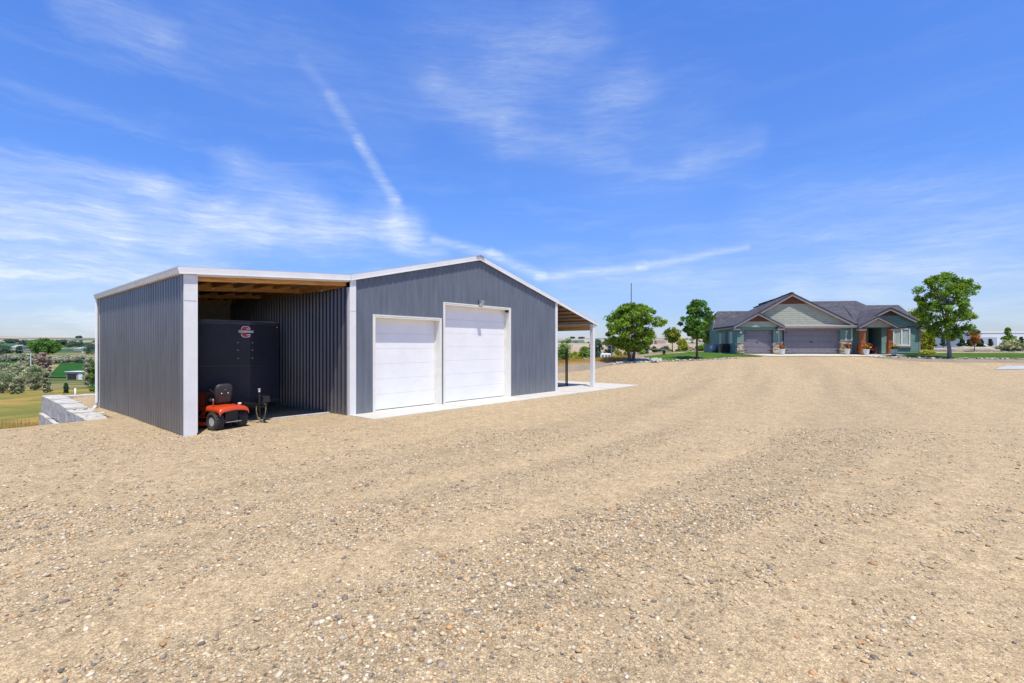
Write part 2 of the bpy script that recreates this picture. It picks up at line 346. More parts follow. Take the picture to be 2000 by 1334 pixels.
# lawn outline (right of the house and left of it), in yard coordinates
LAWN_L = [ground(1266, 706.5), ground(1330, 705.5), ground(1395, 702.5), ground(1436, 699)]
def lawn_left(x, y):
    g = [(q.x, q.y) for q in (ground(1280, 704.5), ground(1330, 703.8), ground(1395, 701), ground(1438, 697))]
    xx = np.array([p[0] for p in g]); yy = np.array([p[1] for p in g])
    return (x > xx[0] + .0) & (x < 21.2) & (y > np.interp(x, xx, yy)) & (sdf(x, y) < -1.2) & (y < 70)
def lawn_right(x, y):
    g = [(q.x, q.y) for q in (ground(1690, 694.5), ground(1740, 697.0), ground(1800, 699.0), ground(1900, 700), ground(2000, 700.5), ground(2150, 700))]
    xx = np.array([p[0] for p in g]); yy = np.array([p[1] for p in g])
    return (x > xx[0]) & (y > np.interp(x, xx, yy)) & (y < 49 + .0 * x) & (x < 75)
def greystrip(x, y): # band of grey gravel along the planted edges
    g = [(q.x, q.y) for q in (ground(1720, 700.5), ground(1800, 706.5), ground(1900, 708.5), ground(2000, 709), ground(2150, 709))]
    xx = np.array([p[0] for p in g]); yy = np.array([p[1] for p in g])
    a = (x > xx[0]) & (y > np.interp(x, xx, yy)) & (y < 49)
    g = [(q.x, q.y) for q in (ground(1100, 728), ground(1160, 722), ground(1200, 713), ground(1260, 708.5), ground(1330, 706.5), ground(1440, 700), ground(1475, 697))]
    xx = np.array([p[0] for p in g]); yy = np.array([p[1] for p in g])
    return a | ((x > 2.5) & (x < xx[-1]) & (y > np.interp(x, xx, yy)))
def padrect(x, y, m=0):
    tt = (x - P0.x) * A.x + (y - P0.y) * A.y; bb = (x - P0.x) * B.x + (y - P0.y) * B.y
    return tt, bb
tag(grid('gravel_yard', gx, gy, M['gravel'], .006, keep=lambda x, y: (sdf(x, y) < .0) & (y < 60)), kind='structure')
fx = np.linspace(2, 75, 420); fy = np.linspace(26, 62, 330)
tag(grid('gravel_strip', fx, fy, M['grey_gravel'], .014, keep=lambda x, y: greystrip(x, y) & (sdf(x, y) < .3) & (y < 49)), kind='structure')
lx = np.linspace(10, 75, 400); ly = np.linspace(28, 70, 330)
tag(grid('lawn', lx, ly, M['lawn'], .03, keep=lambda x, y: lawn_left(x, y) | lawn_right(x, y)), kind='structure')
# dry grass slope behind the yard edge
tag(grid('dry_grass', np.linspace(-2, 12, 140), np.linspace(33, 50, 170), M['drygrass'], .03, keep=lambda x, y: (sdf(x, y) > -1.6) & (sdf(x, y) < 2.2) & (x < 9.0)), kind='structure')
# valley crop fields
def patch(name, pxs, m, off=.25, n=24):
    """a field laid over the valley floor between four photo rays"""
    c = [ground(*p) for p in pxs]; V = []; 
    for j in range(n):
        for i in range(n):
            u, v = i / (n - 1), j / (n - 1)
            p = (c[0] * (1 - u) + c[1] * u) * (1 - v) + (c[3] * (1 - u) + c[2] * u) * v
            V.append((p.x, p.y, Hs(p.x, p.y) + off))
    Fc = [(j * n + i, j * n + i + 1, (j + 1) * n + i + 1, (j + 1) * n + i) for j in range(n - 1) for i in range(n - 1)]
    return tag(npmesh(name, np.array(V), np.array(Fc), m, smooth=True), kind='structure')
patch('crop_field', [(92, 739), (200, 738), (230, 708), (118, 711)], M['field'])
patch('crop_field', [(-60, 716), (38, 713), (30, 704), (-60, 704)], M['field'])
M['tanfield'] = grass_mat('stubble_field', [(.3, (.36, .25, .16)), (.6, (.46, .34, .23))], .01, .3)
M['road'] = mat('gravel_road', (.55, .47, .36), .9, .08, .2)
patch('dirt_road', [(-60, 727), (40, 718), (46, 715), (-60, 721)], M['road'], .5)
# ------------------------------------------------------------------ concrete apron around the shop
SHOP = empty('metal_shop', P0, YAW, 'charcoal ribbed metal shop with two white overhead doors and open lean-to bays', 'workshop')
TL, TC, TP = -4.437, 10.963, 5.678
HL, HE, HP = 3.892, 4.18, 5.561
mb = MB()
mb.prism([(0, -1.276, -.12), (16.97, -1.276, -.12), (16.97, 9.6, -.12), (11.02, 9.6, -.12), (11.02, .3, -.12), (.02, .3, -.12)], (0, 0, .12))
ap = mb.build('concrete_apron', M['concrete'], None, bevel=.012); ap.location = P0; ap.rotation_euler = (0, 0, YAW); tag(ap, kind='structure')
# joints across the apron are shallow dark saw cuts
mb = MB()
for t in (3.745, 7.6, 10.99, 13.9): mb.box(t - .006, t + .006, -1.27, 0 if t < 11 else 9.5, .0015, .0035)
mb.box(11.03, 16.95, 1.2, 1.212, .0015, .0035)
o = mb.build('saw_cut', mat('joint_dark', (.16, .15, .14), .9), ap)
# ------------------------------------------------------------------ metal shop
def siding(name, col, metal=0.0, rough=.42):
    m, t, b = newmat(name); tc = t.new('ShaderNodeTexCoord').outputs['Object']
    mp = t.new('ShaderNodeMapping'); t.l.new(tc, mp.inputs[0]); mp.inputs['Scale'].default_value = (3.5, 3.5, .35)
    n = t.noise(mp.outputs[0], 1.6, 5, .65, .3); n2 = t.noise(tc, .8, 4, .6)
    c = t.ramp(n, [(.3, tuple(x * .82 for x in col)), (.7, tuple(x * 1.22 for x in col))])
    c = t.mix(t.maprange(n2, .45, .75, 0, .4), c, tuple(x * 1.3 for x in col))
    sep = t.new('ShaderNodeSeparateXYZ'); t.l.new(tc, sep.inputs[0])
    low = t.maprange(sep.outputs[2], .9, -.1, 0, .5); c = t.mix(t.math('MULTIPLY', low, t.noise(tc, 5, 4, .7)), c, (.36, .32, .27))
    # rows of dark screw heads, one row per girt
    zf = t.math('ABSOLUTE', t.math('SUBTRACT', t.math('FRACT', t.math('DIVIDE', sep.outputs[2], .76)), .5)); 
    xf = t.math('ABSOLUTE', t.math('SUBTRACT', t.math('FRACT', t.math('DIVIDE', t.math('ADD', sep.outputs[0], sep.outputs[1]), .1143)), .5))
    scr = t.math('MULTIPLY', t.math('LESS_THAN', zf, .013), t.math('LESS_THAN', xf, .11)); c = t.mix(t.math('MULTIPLY', scr, .14), c, (.03, .03, .035))
    t.l.new(c, b.inputs['Base Color']); b.inputs['Roughness'].default_value = rough; b.inputs['Metallic'].default_value = metal; b.inputs['Specular IOR Level'].default_value = .5
    bn = t.new('ShaderNodeBump'); bn.inputs['Strength'].default_value = .35; bn.inputs['Distance'].default_value = .01
    t.l.new(t.noise(mp.outputs[0], 1.2, 2), bn.inputs['Height']); t.l.new(bn.outputs[0], b.inputs['Normal'])
    return m
M['siding'] = siding('charcoal_siding', (.13, .15, .185)); M['siding_in'] = siding('charcoal_siding_inner', (.11, .115, .145), .5, .30)
M['siding_side'] = siding('charcoal_siding_side', (.15, .155, .175), .55, .30)
M['trim'] = mat('white_trim', (.79, .79, .78), .45, .04, 1.5, dirt=(.55, .53, .48, .3))
M['white'] = mat('white_door_paint', (.86, .86, .86), .45, .03, 1.2, bump=.12, bs=180, dirt=(.66, .63, .57, .22))
M['cream'] = mat('cream_jamb', (.80, .78, .71), .55, .05, 3)
M['roofmetal'] = mat('galvanised_roof', (.56, .56, .57), .4, .06, 2, metal=.35)
M['wood'] = mat('stained_lumber', (.84, .38, .12), .7, .3, 1.6, bump=.3, bs=30, stretch=(1, 1, 14), fine=.25, fs=30)
M['woodpale'] = mat('pale_lumber', (.50, .36, .23), .75, .2, 1.6, stretch=(1, 1, 10))
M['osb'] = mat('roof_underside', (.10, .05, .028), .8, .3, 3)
M['steel'] = mat('galvanised_steel', (.55, .56, .58), .4, .08, 10, metal=.8)
M['black'] = mat('black_metal', (.015, .015, .017), .45, .2, 10)
M['rubber'] = mat('black_rubber', (.045, .042, .038), .85, .3, 20, bump=.3, bs=60, dirt=(.16, .13, .10, .5))
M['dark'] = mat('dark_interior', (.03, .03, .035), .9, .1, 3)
PITCH, RIBH = .2286, .026
def profile(L, rh=RIBH, plain=False):
    """(u, depth) of a ribbed panel, major ribs every 229 mm with two minor ribs between"""
    pts = []; k = 0
    while k * PITCH < L:
        u = k * PITCH
        pts += [(u + .0, 0), (u + .022, 1), (u + .036, 1), (u + .058, 0), (u + .098, 0), (u + .104, .18), (u + .116, .18), (u + .122, 0), (u + .165, 0), (u + .171, .18), (u + .183, .18), (u + .189, 0)]
        k += 1
    if plain: pts = [q for i in range(k) for q in ((i * PITCH, 0), (i * PITCH + .028, 1), (i * PITCH + .066, 1), (i * PITCH + .094, 0))]
    pts = [(u, h * rh) for u, h in pts if u < L]
    return pts + [(L, 0)]
def ribwall(name, p, d, n, L, ztop, zbot, m, parent, opens=(), rh=RIBH):
    """panel from p along unit d, ribs towards n"""
    p = Vector(p); d = Vector(d); n = Vector(n); pr = profile(L, rh, rh > .04)
    cuts = sorted(set([o[0] for o in opens] + [o[1] for o in opens]))
    out = []
    for (u0, h0), (u1, h1) in zip(pr, pr[1:]):
        us = [u0] + [c for c in cuts if u0 < c < u1] + [u1]
        for a, b_ in zip(us, us[1:]):
            f = lambda u: h0 + (h1 - h0) * (u - u0) / max(u1 - u0, 1e-9)
            out.append((a, f(a), b_, f(b_)))
    mb = MB()
    for a, ha, b_, hb_ in out:
        mid = (a + b_) / 2; lo = None
        for o0, o1, oh in opens:
            if o0 <= mid <= o1: lo = oh
        q = lambda u, h, z: p + d * u + n * h + Vector((0, 0, z))
        za, zb = (zbot(a), zbot(b_)) if lo is None else (lo, lo)
        N = 3
        mb.add([q(a, ha, za), q(b_, hb_, zb), q(b_, hb_, ztop(b_)), q(a, ha, ztop(a))], [(0, 1, 2, 3)])
    return mb.build(name, m, parent)
zroof = lambda t: (HL + (t - TL) * (HE - HL) / (0 - TL)) if t < 0 else (HE + t * (HP - HE) / TP if t < TP else HP + (t - TP) * (HE - HP) / (TC - TP))
FH = .155                        # fascia height
SL, SR, BL, BR, HS, HB, RE = .868, 3.694, 3.862, 7.569, 3.121, 3.723, .27
ribwall('front_wall', (0.2, -.002, 0), (1, 0, 0), (0, -1, 0), TC - .3, lambda u: zroof(u + .2) + .02, lambda u: .004, M['siding'], SHOP,
        [(SL - .2, SR - .2, HS), (BL - .2, BR - .2, HB)])
ribwall('side_wall', (TL, 9.70, 0), (0, -1, 0), (-1, 0, 0), 9.68, lambda u: HL + .03, lambda u: -.03 - .13 * max(0, (9.7 - u - 2) / 7.7), M['siding_side'], SHOP, rh=.062)
ribwall('inner_wall', (0, 13.9, 0), (0, -1, 0), (-1, 0, 0), 13.85, lambda u: 3.975, lambda u: -.06, M['siding_in'], SHOP, rh=.055)
ribwall('back_wall', (TL + .02, 9.72, 0), (1, 0, 0), (0, -1, 0), 4.4, lambda u: 4.0, lambda u: -.2, M['siding_side'], SHOP)
ribwall('side_wall', (TC, .05, 0), (0, 1, 0), (1, 0, 0), 13.8, lambda u: HE - .02, lambda u: 0, M['siding'], SHOP)
ribwall('back_wall', (TC, 13.9, 0), (-1, 0, 0), (0, 1, 0), TC, lambda u: zroof(TC - u), lambda u: -.9, M['siding'], SHOP)
mb = MB(); mb.box(TL + .05, -.05, 9.55, 9.64, 2.0, 4.1); mb.build('wall_lining', mat('grey_lining', (.42, .40, .38), .8), SHOP)
# door openings
for (x0, x1, h, nsec) in ((SL, SR, HS, 6), (BL, BR, HB, 7)):
    mb = MB(); e = .05                                  # jamb boards + outer trim, butted
    mb.box(x0, x0 + e, -.022, RE, .002, h); mb.box(x1 - e, x1, -.022, RE, .002, h); mb.box(x0 + e, x1 - e, -.022, RE, h - e, h)
    mb.box(x0 - .045, x0, -.03, .02, .002, h + .045); mb.box(x1, x1 + .045, -.03, .02, .002, h + .045); mb.box(x0, x1, -.03, .02, h, h + .045)
    mb.build('door_frame', M['cream'], SHOP, bevel=.004)
    mb = MB(); hh = (h - .05 - .02) / nsec
    for k in range(nsec):
        z0 = .022 + k * hh; mb.box(x0 + e + .004, x1 - e - .004, RE - .02, RE + .03, z0 + .002, z0 + hh - .002)
    dr = mb.build('overhead_door', M['white'], SHOP, bevel=.004)
    mb = MB(); mb.box(x0 + e, x1 - e, RE + .0, RE + .02, .003, .02); mb.build('bottom_seal', M['rubber'], dr)
    mb = MB(); mb.box(x0 + e + .004, x1 - e - .004, RE + .001, RE + .028, .022, h - e - .002); mb.build('backing', mat('joint_grey', (.62, .63, .65), .7), dr)
    for xa, xb in ((x0 + e, x0 + e + .035), (x1 - e - .035, x1 - e)):
        mb = MB(); mb.box(xa, xb, RE - .045, RE - .024, .004, h - e); mb.build('weather_strip', M['cream'], dr, bevel=.003)
mb = MB(); mb.box(BR - .17, BR - .055, .03, .12, HB - .15, HB - .055); mb.build('door_operator', M['black'], SHOP, bevel=.008)
# corner trims
mb = MB()
mb.box(0, .2, -.045, -.0, -.02, zroof(.1)); mb.box(-.022, 0, -.045, .13, -.05, 3.97); mb.build('corner_trim', M['trim'], SHOP, bevel=.004)
mb = MB(); mb.box(TC - .13, TC + .03, -.045, -.004, .002, zroof(TC - .05)); mb.box(TC + .002, TC + .03, -.003, .12, .002, HE - .06); mb.build('corner_trim', M['trim'], SHOP, bevel=.004)
mb = MB(); mb.box(TL - .02, TL + .255, -.03, .24, -.09, HL - .005); mb.build('bay_post', M['trim'], SHOP, bevel=.006)
mb = MB(); mb.box(TL - .028, TL - .02, -.03, .06, -.09, HL - .01); mb.box(-4.19, -4.17, -.034, -.029, 0, HL); mb.build('corner_trim', M['trim'], SHOP)
mb = MB(); mb.box(TL - .045, TL + .02, 9.62, 9.76, -.35, HL); mb.build('corner_trim', M['trim'], SHOP, bevel=.004)
# seams in trims
mb = MB(); mb.box(TL - .023, TL + .258, -.0335, -.031, 3.24, 3.249); mb.build('trim_seam', M['steel'], SHOP)
mb = MB(); mb.box(-.002, .202, -.0485, -.046, 3.22, 3.228); mb.build('trim_seam', M['steel'], SHOP)
# header strip over the open bay
mb = MB(); mb.prism([(TL + .257, -.02, HL - .045 + .012), (-.024, -.02, HE - .05), (-.024, -.02, HE - .002), (TL + .257, -.02, HL + .013)], (0, .05, 0)); mb.build('header_trim', M['trim'], SHOP)
# fascia along the rakes
def rake(name, t0, z0, t1, z1, y0=-.095, y1=-.046, m='trim', h=FH):
    mb = MB(); mb.prism([(t0, y0, z0), (t1, y0, z1), (t1, y0, z1 + h), (t0, y0, z0 + h)], (0, y1 - y0, 0))
    mb.prism([(t0, y0 - .012, z0 - .012), (t1, y0 - .012, z1 - .012), (t1, y0 - .012, z1 + .012), (t0, y0 - .012, z0 + .012)], (0, .011, 0))
    return mb.build(name, M[m], SHOP)
TE = 14.65
zE = HE + (TE - TC) * (HE - HP) / (TC - TP)
zl0 = HL - .14 * (HE - HL) / -TL
rake('rake_fascia', TL - .14, zl0, -.012, HE); rake('rake_fascia', .004, HE + .002, TP, HP); rake('rake_fascia', TP, HP, TC, HE + 0); rake('rake_fascia', TC, HE, TE, zE, h=.125)
# roof sheets
def roofsheet(t0, z0, t1, z1, y0, y1, name='roof', th=.035):
    mb = MB(); mb.prism([(t0, y0, z0), (t1, y0, z1), (t1, y0, z1 + th), (t0, y0, z0 + th)], (0, y1 - y0, 0))
    k = int((y1 - y0) / PITCH)
    for i in range(k + 1):
        y = y0 + .02 + i * PITCH
        if y + .03 < y1: mb.prism([(t0, y, z0 + th), (t1, y, z1 + th), (t1, y, z1 + th + .02), (t0, y, z0 + th + .02)], (0, .025, 0))
    return mb.build(name, M['roofmetal'], SHOP)
roofsheet(TL - .18, zl0 + FH - .035, -.005, HE + FH - .028, -.06, 9.85)
roofsheet(.005, HE + FH - .028, TP - .004, HP + FH - .028, -.06, 14.0)
roofsheet(TP + .004, HP + FH - .028, TE, zE + .125 - .0, -.06, 14.0)
mb = MB(); mb.prism([(TP - .22, -.14, HP + FH - .045), (TP, -.14, HP + FH + .015), (TP + .22, -.14, HP + FH - .05), (TP + .22, -.14, HP + FH - .025), (TP, -.14, HP + FH + .045), (TP - .22, -.14, HP + FH - .02)], (0, 14.2, 0)); mb.build('ridge_cap', M['roofmetal'], SHOP)
# soffit shadow board under front fascia of main wall
# eave gutter on the left and downspout
mb = MB(); mb.prism([(TL - .14, -.09, zl0 + .0), (TL - .02, -.09, zl0 + .0), (TL - .02, -.09, zl0 + .13), (TL - .17, -.09, zl0 + .13)], (0, 9.95, 0)); mb.build('gutter', M['trim'], SHOP, bevel=.006)
mb = MB(); mb.tube([(TL - .09, 9.72, zl0 + .01), (TL - .09, 9.72, zl0 - .1), (TL - .11, 9.70, zl0 - .2), (TL - .11, 9.70, .1), (TL - .14, 9.66, -.12)], .05, 10); mb.build('downspout', M['trim'], SHOP, smooth=True)
# framing inside the left bay
zr = lambda t: zl0 + FH - .045 + .0615 * (t - TL)
def beam(b, w=.07, d=.25, y=0):
    mb = MB(); mb.prism([(TL + .05, b, zr(TL) - d), (-.03, b, zr(0) - d), (-.03, b, zr(0) - .004), (TL + .05, b, zr(TL) - .004)], (0, w, 0)); mb.build('roof_beam', M['wood'], SHOP, bevel=.004)
BEAMS = (.14, 3.2, 6.45, 9.45)
for b in BEAMS: beam(b)
mb = MB(); mb.box(-.05, -.024, .24, 9.4, 3.98, 4.2); mb.build('ledger', M['wood'], SHOP)
for b0, b1 in zip(BEAMS, BEAMS[1:]):
    for k in range(7):
        t = -4.0 + k * .61
        mb = MB(); z = zr(t) - .006; mb.box(t - .02, t + .02, b0 + .072, b1 - .002, z - .14, z); mb.build('purlin', M['wood' if k % 3 else 'woodpale'], SHOP)
        mb = MB(); mb.box(t - .028, t + .028, b1 - .006, b1 - .0025, z - .19, z - .09); mb.build('joist_hanger', M['steel'], SHOP)
mb = MB(); mb.box(TL + .03, -.05, .3, 9.4, 0, .004); 
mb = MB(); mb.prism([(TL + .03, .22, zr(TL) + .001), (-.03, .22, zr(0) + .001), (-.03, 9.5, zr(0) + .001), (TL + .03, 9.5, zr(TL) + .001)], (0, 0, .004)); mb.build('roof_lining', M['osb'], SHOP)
# right lean-to
zR = lambda t: zE + .125 - .01 + (t - TE) * (HE - HP) / (TC - TP)
for k in range(6):
    t = 11.35 + k * .56; mb = MB(); mb.box(t - .02, t + .02, .02, 9.7, zR(t) - .10, zR(t) - .012); mb.build('purlin', M['woodpale'], SHOP)
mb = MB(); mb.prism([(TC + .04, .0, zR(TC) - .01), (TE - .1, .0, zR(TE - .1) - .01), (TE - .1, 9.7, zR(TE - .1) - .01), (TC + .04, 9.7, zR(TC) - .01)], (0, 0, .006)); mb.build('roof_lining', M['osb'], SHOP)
mb = MB(); mb.box(14.24, 14.36, .16, 9.7, 2.98, 3.2); mb.build('eave_beam', M['wood'], SHOP)
for b in (3.3, 6.5, 9.65):
    mb = MB(); mb.prism([(TC + .04, b, zR(TC) - .36), (14.24, b, zR(14.24) - .3), (14.24, b, zR(14.24) - .11), (TC + .04, b, zR(TC) - .11)], (0, .06, 0)); mb.build('rafter', M['wood'], SHOP)
for b in (0, 4.8, 9.5):
    mb = MB(); mb.box(14.19, 14.39, b - .04, b + .15, .003, 2.98 if b else zR(14.3) - .13); mb.build('porch_post', M['trim'], SHOP, bevel=.006)
mb = MB(); mb.box(TE - .04, TE + .02, -.09, 9.7, zE - .0, zE + .12); mb.build('gutter', M['trim'], SHOP, bevel=.005)
# threshold board and wall lamp
mb = MB(); mb.box(-1.9, -.1, 1.0, 1.12, -.06, .012); o = mb.build('threshold_beam', M['block'], SHOP, bevel=.01)
lamp = empty('wall_lamp', S(5.74, -.022, 3.83), YAW, 'small dark wall lamp with white lens above the taller overhead door', 'lamp')
mb = MB(); mb.box(-.08, .08, -.03, 0, -.1, .14); mb.build('back_plate', M['black'], lamp, bevel=.006)
mb = MB(); mb.prism([(-.09, -.03, .14), (-.09, -.17, .10), (-.09, -.17, .055), (-.09, -.03, .055)], (.18, 0, 0)); mb.build('hood', M['steel'], lamp, bevel=.006)
mb = MB(); mb.prism([(-.075, -.03, .05), (-.075, -.15, .05), (-.075, -.12, -.09), (-.075, -.03, -.09)], (.15, 0, 0)); mb.build('lens', M['pipe'], lamp, bevel=.008)
# drain hose from the downspout
mb = MB(); pts = []
for i in range(40):
    u = i / 39; pts.append(S(-4.6 - .25 * math.sin(u * 1.6) - .15 * u, 9.6 - 1.9 * u, 0) )
pts = [Vector((p.x, p.y, -.14 + .07 * math.exp(-i / 4) - .02 * i / 39)) for i, p in enumerate(pts)]
mb.tube(pts, [.055 + .006 * (i % 2) for i in range(40)], 10); tag(mb.build('drain_hose', M['pipe'], None, smooth=True), 'white corrugated drain hose lying from the downspout over the concrete blocks', 'hose')
# ------------------------------------------------------------------ retaining blocks
blocks = []
def cblock(t0, t1, b0, b1, z1, h, seed, label, tilt=0):
    mb = MB(); rnd = random.Random(seed); n = 8
    M_ = Matrix.Identity(4)
    cx, cy = (t0 + t1) / 2, (b0 + b1) / 2
    e = empty('concrete_block', S(cx, cy, z1 - h), YAW + R(rnd.uniform(-1.5, 1.5)), label, 'block', 'large concrete retaining blocks')
    bm = bmesh.new(); bmesh.ops.create_cube(bm, size=1)
    bmesh.ops.subdivide_edges(bm, edges=bm.edges, cuts=9, use_grid_fill=True)
    w, d = t1 - t0, b1 - b0
    for v in bm.verts:
        x, y, z = v.co; edge = sum(abs(abs(q) - .5) < 1e-4 for q in (x, y, z))
        k = 1 - (.012 if edge > 1 else 0)
        nz = mnoise.noise(Vector((x * w * 3 + seed, y * d * 3, z * 3))) * .013 + mnoise.noise(Vector((x * w * 11 + seed, y * d * 11, z * 9))) * .006
        v.co = Vector((x * w * k + nz, y * d * k + nz, (z + .5) * h * (1 if z < 0 else 1) + (nz * (1.6 if z > .49 else .5)) + tilt * y))
    me = bpy.data.meshes.new('block_body'); bm.to_mesh(me); bm.free(); me.materials.append(M['block'])
    o = bpy.data.objects.new('block_body', me); link(o, e)
    return e
cblock(-5.42, -4.82, 5.35, 6.5, -.12, .62, 1, 'low concrete block half buried in gravel at the near end of the retaining row', .02)
cblock(-5.44, -4.84, 6.52, 7.9, -.11, .62, 2, 'second concrete block of the row beside the lean-to wall', .01)
cblock(-5.45, -4.82, 7.92, 9.2, -.09, .66, 3, 'middle concrete block of the row below the drain hose', 0)
cblock(-5.46, -4.84, 9.22, 11.0, -.03, .66, 4, 'concrete block past the downspout with cracked grey face', 0)
cblock(-5.47, -4.85, 11.02, 13.0, .0, .66, 5, 'concrete block just before the far corner of the retaining row', 0)
cblock(-5.49, -4.86, 13.02, 15.2, .02, .66, 6, 'concrete block at the far left corner of the retaining row', 0)
cblock(-4.84, -2.9, 14.6, 15.2, -.02, .6, 7, 'concrete block turning the corner behind the lean-to', 0)
cblock(-2.88, -.9, 14.6, 15.2, -.02, .6, 8, 'concrete block farthest along behind the lean-to', 0)
cblock(-5.62, -4.95, 12.6, 14.9, -.68, .75, 9, 'lower course concrete block under the far corner of the row', 0)
cblock(-5.60, -4.95, 10.2, 12.55, -.72, .7, 10, 'lower course concrete block half covered by the gravel bank', 0)
mb = MB()
for i in range(20):
    p = S(-4.7 - random.random() * .65, 5.6 + random.random() ** .8 * 8.5, -.1 + random.random() * .06); r = random.uniform(.02, .085)
    mb.blob(p, (r, r * 1.2, r * .5), i, .25, 1)
tag(mb.build('rubble', M['block'], None), 'loose rubble and grey cobbles piled on the retaining blocks', 'rubble', kind='stuff')
mb = MB(); wp = ground(147, 776); mb.tube([(0, 0, -.1), (0, 0, .40)], .03, 12); o = mb.build('marker_pipe', M['white'], None, smooth=True); o.location = wp; tag(o, 'white standing pipe marker on the lawn behind the concrete blocks', 'marker')
# ------------------------------------------------------------------ enclosed trailer parked in the bay
M['trailer'] = mat('trailer_skin', (.018, .021, .034), .33, .2, .8, spec=.3)
M['trailer_trim'] = mat('trailer_trim', (.05, .052, .06), .35, .1, 3, metal=.5)
M['red'] = mat('badge_red', (.55, .015, .025), .35, .05, 5)
M['silver'] = mat('badge_silver', (.75, .74, .76), .35, .03, 5)
TR = empty('cargo_trailer', S(-2.43, 1.62, 0), YAW, 'black enclosed cargo trailer with shallow V nose parked inside the open bay', 'trailer')
hw, zt, zb_, nose = 1.15, 2.86, .42, .36
foot = [(-hw, nose), (-.14, .02), (.14, .02), (hw, nose), (hw, 5.6), (-hw, 5.6)]
mb = MB(); mb.prism([(x, y, zb_) for x, y in foot], (0, 0, zt - zb_)); mb.build('trailer_body', M['trailer'], TR, bevel=.02)
for z, h in ((zt - .045, .07), (zb_ + .03, .07), (1.56, .018)):
    mb = MB(); n_ = len(foot[:4]); q = [(x, y - .022, z - h / 2) for x, y in foot[:4]] + [(x, y - .002, z - h / 2) for x, y in foot[:4]][::-1]
    mb.prism(q, (0, 0, h)); mb.build('nose_trim', M['trailer_trim'], TR)
for x in (-.2, .2):
    for z in (1.78, 2.02, 2.24): mb = MB(); mb.lathe([(.014, 0), (.014, .012), (.004, .016)], 8, Matrix.Translation((x, -.0 + .03, z)) @ Matrix.Rotation(PI / 2, 4, 'X')); mb.build('rivet', M['steel'], TR)
mb = MB(); mb.lathe([(.02, 0), (.02, .015), (.005, .02)], 10, Matrix.Translation((hw - .1, nose - .04, zt - .13)) @ Matrix.Rotation(PI / 2, 4, 'X')); mb.build('marker_light', mat('amber_lens', (.6, .25, .04), .3), TR)
# roof radius
mb = MB(); mb.prism([(-hw + .03, nose + .02, zt), (hw - .03, nose + .02, zt), (hw - .2, nose + .1, zt + .05), (-hw + .2, nose + .1, zt + .05)], (0, 5.1, 0)); mb.build('trailer_roof', M['roofmetal'], TR)
def textobj(name, body, size, mt, parent, loc, rot, ext=.004, bold=0, sx=1):
    cu = bpy.data.curves.new(name, 'FONT'); cu.body = body; cu.size = size; cu.extrude = ext; cu.offset = bold; cu.align_x = 'CENTER'; cu.align_y = 'CENTER'; cu.resolution_u = 3
    t_ = bpy.data.objects.new(name + '_src', cu); COL.objects.link(t_)
    dg = bpy.context.evaluated_depsgraph_get(); me = bpy.data.meshes.new_from_object(t_.evaluated_get(dg)); bpy.data.objects.remove(t_)
    me.materials.clear(); me.materials.append(mt); o = bpy.data.objects.new(name, me); link(o, parent); o.location = loc; o.rotation_euler = rot; o.scale = (sx, 1, 1); return o
def cshape(s, g):  # angular letter C outline, grown by g
    w, h, b = .225 + g, .30 + g, .09
    return [(w * .5, h * .5 - .06), (w * .5, .10 - g), (w * .5 - .09 - g * 0, .10 - g), (w * .5 - .10, h * .5 - b - g * .2), (-w * .5 + b, h * .5 - b), (-w * .5 + b, -h * .5 + b), (w * .5 - .10, -h * .5 + b), (w * .5 - .09, -.10 + g), (w * .5, -.10 + g), (w * .5, -h * .5 + .03), (w * .5 - .06, -h * .5), (-w * .5 + .06, -h * .5), (-w * .5, -h * .5 + .06), (-w * .5, h * .5 - .06), (-w * .5 + .06, h * .5), (w * .5 - .06, h * .5)]
bd = empty('emblem', (0, 0, 0)); bd.parent = TR
ec = (.0, -.005, 2.56)
for nm, g, y0, mt in (('emblem_border', .032, -.004, M['silver']), ('emblem_letter', 0, -.012, M['red'])):
    mb = MB(); mb.prism([(ec[0] + x, ec[1] + y0, ec[2] + z) for x, z in cshape(0, g)], (0, .007, 0)); mb.build(nm, mt, bd)
textobj('emblem_text', 'CHARMAC', .094, M['silver'], bd, (0, -.03, 2.562), (PI / 2, 0, 0), .006, .004, .92)
mb = MB(); mb.box(-.21, .21, -.024, -.018, 2.524, 2.600); mb.build('emblem_band', mat('emblem_dark', (.10, .10, .11), .5), bd)
# tongue, coupler, jack, chains
mb = MB()
for sx in (-1, 1): mb.bar((sx * .72, .5, .46), (sx * .04, -1.12, .46), .06, .10)
mb.build('tongue_frame', M['black'], TR, bevel=.004)
mb = MB(); mb.prism([(-.05, -1.10, .47), (.05, -1.10, .47), (.04, -1.38, .47), (-.04, -1.38, .47)], (0, 0, .08)); mb.box(-.02, .02, -1.22, -1.14, .55, .6); mb.blob((0, -1.36, .51), (.055, .06, .055), 1, 0, 2); mb.build('coupler', M['black'], TR, bevel=.006)
jk = MB(); jk.tube([(0, -.96, .13), (0, -.96, .80)], .03, 10); jk.box(-.06, .06, -1.02, -.90, .51, .53); jack = jk.build('tongue_jack', M['black'], TR)
mb = MB(); mb.tube([(0, -.96, .84), (0, -.96, .92)], .026, 10); mb.lathe([(.036, .92), (.036, .935)], 10, Matrix.Translation((0, -.96, 0))); mb.build('jack_cap', M['silver'], jack)
mb = MB(); mb.tube([(0, -.96, .0), (0, -.96, .14)], .022, 8); mb.lathe([(.09, -.03), (.09, -.022), (.02, -.0)], 12, Matrix.Translation((0, -.96, 0))); mb.build('jack_foot', M['steel'], jack)
mb = MB(); mb.box(.14, .34, -.86, -.66, .52, .70); mb.build('battery_box', M['black'], TR, bevel=.015)
gold = mat('yellow_chain', (.50, .42, .22), .4, .1, 20, metal=.6)
